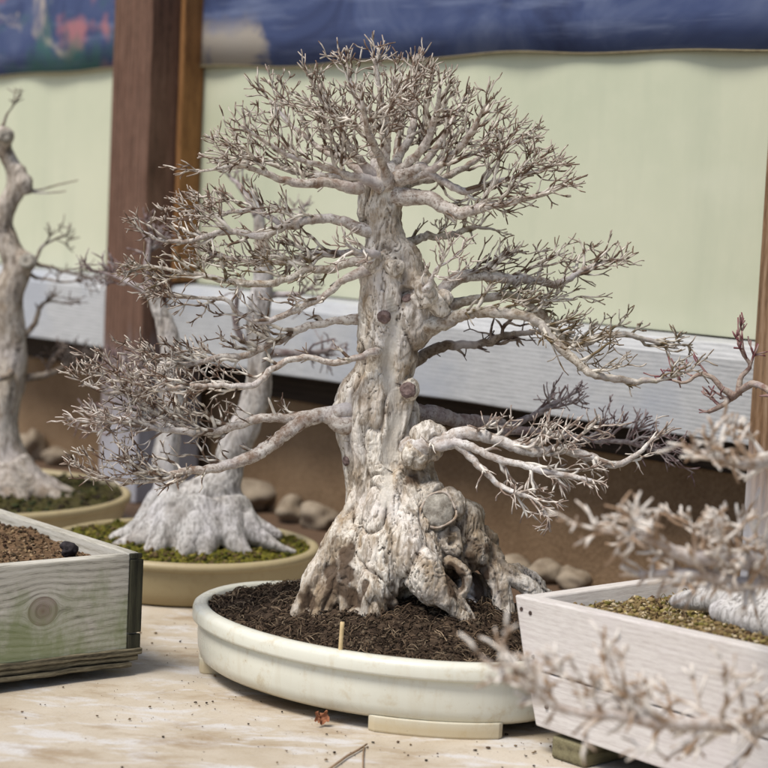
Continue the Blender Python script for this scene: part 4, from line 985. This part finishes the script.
for (dy, z) in ((.012, .158), (.026, .156), (.034, .108), (.058, .056)):
    m = MB(); N = 12
    m.add([(-.0008, -dy+.0024*math.cos(t), z+.0024*math.sin(t)) for t in np.linspace(0, 2*math.pi, N, endpoint=False)]+[(.004, -dy+.0024*math.cos(t), z+.0024*math.sin(t)) for t in np.linspace(0, 2*math.pi, N, endpoint=False)],
          [tuple(range(N))[::-1], tuple(range(N, 2*N))]+[(i, (i+1) % N, (i+1) % N+N, i+N) for i in range(N)])
    m.build('screw', M_screw, RB, smooth=False)
for i, y in enumerate((-.115, -.55)):
    board('block', M_block, RB, .004, RW-.03, y, y+.05, .0, .0255-.002*i, .003)
def hr(x, y): return .152+.010*noise.noise(Vector((x*7, y*7, 3)))+.012*math.exp(-((x-.15)**2+(y+.25)**2)/.02)
soil('moss', 'yellow brown moss and grit in the whitewashed right planter', hr, lambda x, y: .0208 < x < RW-.021 and -LN+.04 < y < -.026-.0, (.02, RW, -LN, 0), .004, M_moss,
     [(.16, .11, .05), (.26, .19, .09), (.36, .28, .16), (.14, .12, .03), (.50, .42, .28), (.09, .055, .03), (.30, .24, .09)], 500, 6500, (.004, .012), (.0014, .0044), rot=R(41.9), org=(RB.location.x, RB.location.y), noise_amp=.005)

# tree of the right planter (trunk stands just beyond the frame)
Y4 = 2.05; S4 = Y4/F
t4 = empty('bonsai_tree', (.47, 2.04, .165)); tag(t4, 'white lichened tree reaching in from the right edge with blurred near branches', 'bonsai tree')
m = MB()
px_tube(m, [(850, 660, 0, 80), (850, 600, 0, 62), (848, 540, 0, 46), (842, 470, 0, 40), (850, 400, 0, 36), (846, 330, 0, 31), (856, 260, 0, 26), (850, 200, 0, 20), (852, 150, 0, 12)], Y4, 20, .14)
for pts in ([(815, 610, .0, 36), (770, 604, .03, 24), (730, 600, .07, 17), (697, 600, .10, 13), (672, 602, .12, 8)], [(810, 620, 0, 36), (775, 622, .0, 26), (745, 618, .02, 18), (715, 610, .05, 12)], [(880, 610, 0, 30), (940, 650, 0, 16)], [(840, 640, -.02, 30), (800, 670, -.05, 15)], [(800, 590, .06, 30), (760, 590, .1, 16), (735, 588, .13, 8)]):
    px_tube(m, pts, Y4, 14)
me = remeshed(m, .003, 34)
tr4, BV4 = finish_trunk(me, 'trunk', M_bark2, t4, .0005, .0014, .8, m2mask, None, .0)
fore = [
 # (curve, blobs, material, growth)
 # upper blurred spray in front of the post
 ([(848, 470, 22, 0), (815, 460, 15, -.10), (780, 460, 12, -.2), (750, 462, 10, -.27), (722, 460, 7, -.31), (700, 452, 4, -.33)], [(735, 445, 34, 20, -.29, .8), (702, 448, 18, 14, -.32, .8), (765, 425, 16, 30, -.27, .5)], M_twig_fore, .1),
 # middle spray
 ([(848, 560, 24, 0), (815, 568, 18, -.12), (780, 570, 15, -.24), (745, 562, 13, -.31), (710, 556, 10.5, -.35), (680, 550, 8.5, -.37), (652, 540, 7, -.39), (628, 536, 5, -.40), (600, 530, 2.6, -.41)], [(632, 530, 34, 15, -.40, .8), (685, 530, 36, 24, -.36, .9), (738, 538, 36, 28, -.32, .9), (765, 570, 20, 20, -.28, .6)], M_twig_fore, .12),
 ([(780, 575, 11, -.24), (745, 582, 9.5, -.30), (715, 578, 9, -.34), (690, 577, 8, -.36), (662, 576, 7, -.37), (638, 575, 5, -.38)], [(700, 580, 30, 8, -.36, .5), (735, 580, 20, 12, -.33, .6)], M_twig_fore, .0),
 # low spray in front of the planter
 ([(850, 600, 22, 0), (830, 650, 16, -.20), (800, 700, 13, -.36), (770, 722, 12, -.44), (735, 724, 11, -.48), (700, 722, 9.5, -.50), (660, 722, 8.5, -.52), (620, 716, 7, -.53), (585, 712, 6, -.54), (555, 705, 4.5, -.55), (530, 690, 3.4, -.56), (508, 674, 2.4, -.57), (480, 655, 1.6, -.58)],
  [(520, 680, 30, 18, -.57, .7), (570, 695, 36, 20, -.55, .9), (620, 700, 40, 24, -.53, 1.0), (680, 705, 46, 24, -.51, 1.0), (740, 705, 36, 28, -.47, 1.0), (620, 660, 20, 22, -.53, .5), (700, 668, 34, 18, -.5, .5), (560, 660, 20, 16, -.55, .4)], M_twig_fore, .3),
]
for cv, bl_, mt, u_ in fore:
    pts = [(p_[0], p_[1], p_[2]*(Y4+p_[3])/Y4, p_[3]) for p_ in [(q_[0], q_[1], q_[2], q_[3]*.84) for q_ in cv]]
    bl_ = [(q_[0], q_[1], q_[2], q_[3], q_[4]*.84)+tuple(q_[5:]) for q_ in bl_]
    res = grow([limb_curve(pts, Y4, S4, 0, 0)], in_blobs(bl_, Y4, 1.12, .09), every=.0098, L=(.04, .085), t0=.2, trop=.03, sc=1.5, gmax=2, rmin=.0013, r0=.0034, bias=.28, pr=(.56, .34))
    build_limbs(res, ['branch'], [mt], t4)
# reddish shoots behind, by the right post
Y5d = .33
for cv, bl_ in [([(848, 440, 14, 0), (815, 425, 8, .12), (780, 400, 5.5, .24), (752, 385, 4.6, .30), (735, 395, 4.2, Y5d), (722, 406, 3.6, Y5d), (708, 412, 2.6, Y5d)], [(720, 398, 14, 10, Y5d, .5)]),
                ([(735, 397, 5, Y5d), (722, 388, 4, Y5d), (714, 378, 3.4, Y5d), (700, 374, 2.8, Y5d), (686, 382, 2.2, Y5d), (672, 380, 1.4, Y5d)], [(700, 372, 26, 10, Y5d, .9), (680, 378, 16, 8, Y5d, .6)]),
                ([(738, 395, 4.5, Y5d), (742, 378, 3.6, Y5d), (750, 366, 3, Y5d), (742, 352, 2.2, Y5d), (738, 336, 1.3, Y5d)], [(738, 356, 18, 20, Y5d, .7), (724, 372, 14, 12, Y5d, .7)])]:
    pts = [(p_[0], p_[1], p_[2]*(Y4+p_[3])/Y4, p_[3]) for p_ in cv]
    res = grow([limb_curve(pts, Y4, S4, 0, 0)], in_blobs(bl_, Y4, 1.3, .06), every=.014, L=(.025, .045), t0=.3, sc=1.3, gmax=1, rmin=.0010)
    build_limbs(res, ['branch'], [M_twig_red], t4)

# ================================================================== small things
m = MB(); p = atZ(340, 651, .088)
P = [(p[0]+.0012*i/6, p[1], .075+.047*i/6) for i in range(7)]
tube(m, P, [.0026]*7, 10); tag(m.build('bamboo_stick', mat_plain('bamboo', (.50, .38, .20), (.64, .50, .30), 90), world=False), 'short pale bamboo stick standing in the soil at the front of the cream pot', 'stick')
m = MB(); p = atZ(472, 632, .098); blob(m, (0, 0, 0), (.006, .005, .004), 2, 3, .3)
tag(m.build('pebble', mat_plain('blue_grey_pebble', (.30, .34, .40), (.60, .64, .68), 200), loc=p), 'tiny blue grey pebble on the soil below the main roots', 'pebble')
# crumpled leaf under the pot edge
M_leaf = mat_plain('dry_red_leaf', (.22, .08, .04), (.42, .19, .10), 160, bump=.6)
m = MB(); p = atZ(318, 722, .004); N = 14
for j in range(N+1):
    for i in range(N+1):
        u_, v_ = i/N*2-1, j/N*2-1
        rr = .012*(1-.35*abs(v_)**2); m.v.append((u_*rr*.75, v_*.006+.004*noise.noise(Vector((u_*2, v_*2, 3))), .008+.008*noise.noise(Vector((u_*2.2, v_*2.2, 1)))+.006*abs(u_)+.003*v_)); m.c.append((0, 0, 0))
m.f = [(j*(N+1)+i, j*(N+1)+i+1, (j+1)*(N+1)+i+1, (j+1)*(N+1)+i) for j in range(N) for i in range(N)]
tag(m.build('dry_leaf', M_leaf, loc=(p[0], p[1], .001), rot=(R(35), 0, .6)), 'crumpled reddish dry leaf on the ground under the front edge of the cream pot', 'leaf')
m = MB(); P = [atZ(x, y, .003) for x, y in ((325, 772), (336, 764), (347, 756), (358, 750), (367, 744))]; tube(m, P, [.0012, .0013, .0014, .0013, .0009], 6)
P = [atZ(x, y, .003) for x, y in ((364, 746), (363, 756), (363, 772))]; tube(m, P, [.0009, .0009, .0007], 6)
tag(m.build('fallen_twig', mat_plain('dry_twig', (.20, .13, .08), (.36, .25, .15), 90)), 'forked dry twig lying on the ground at the bottom of the picture', 'twig')
m = MB()
for _ in range(260):
    cl = random.choice([(210, 700, 60, 30), (300, 745, 70, 25), (150, 650, 40, 30), (180, 735, 120, 40), (430, 755, 120, 14), (520, 750, 60, 15), (90, 700, 90, 40)])
    x = random.gauss(cl[0], cl[2]*.6); y = random.gauss(cl[1], cl[3]*.6)
    if y < 612: continue
    p = atZ(x, y, 0); r_ = random.choice([.0004, .0005, .0006, .0006, .0008, .001, .0018])*random.uniform(.7, 1.2)
    c_ = random.choice([(.05, .035, .025), (.12, .08, .05), (.20, .14, .08), (.03, .02, .015)])
    blob(m, (p[0], p[1], r_*.5+.001), (r_*random.uniform(.8, 1.6), r_, r_*.7), 1, random.random()*30, .5, c_)
tag(m.build('soil_crumbs', mat_attr('crumbs')), 'scattered dark soil crumbs on the pale ground in front of the pots', 'crumbs', kind='stuff')
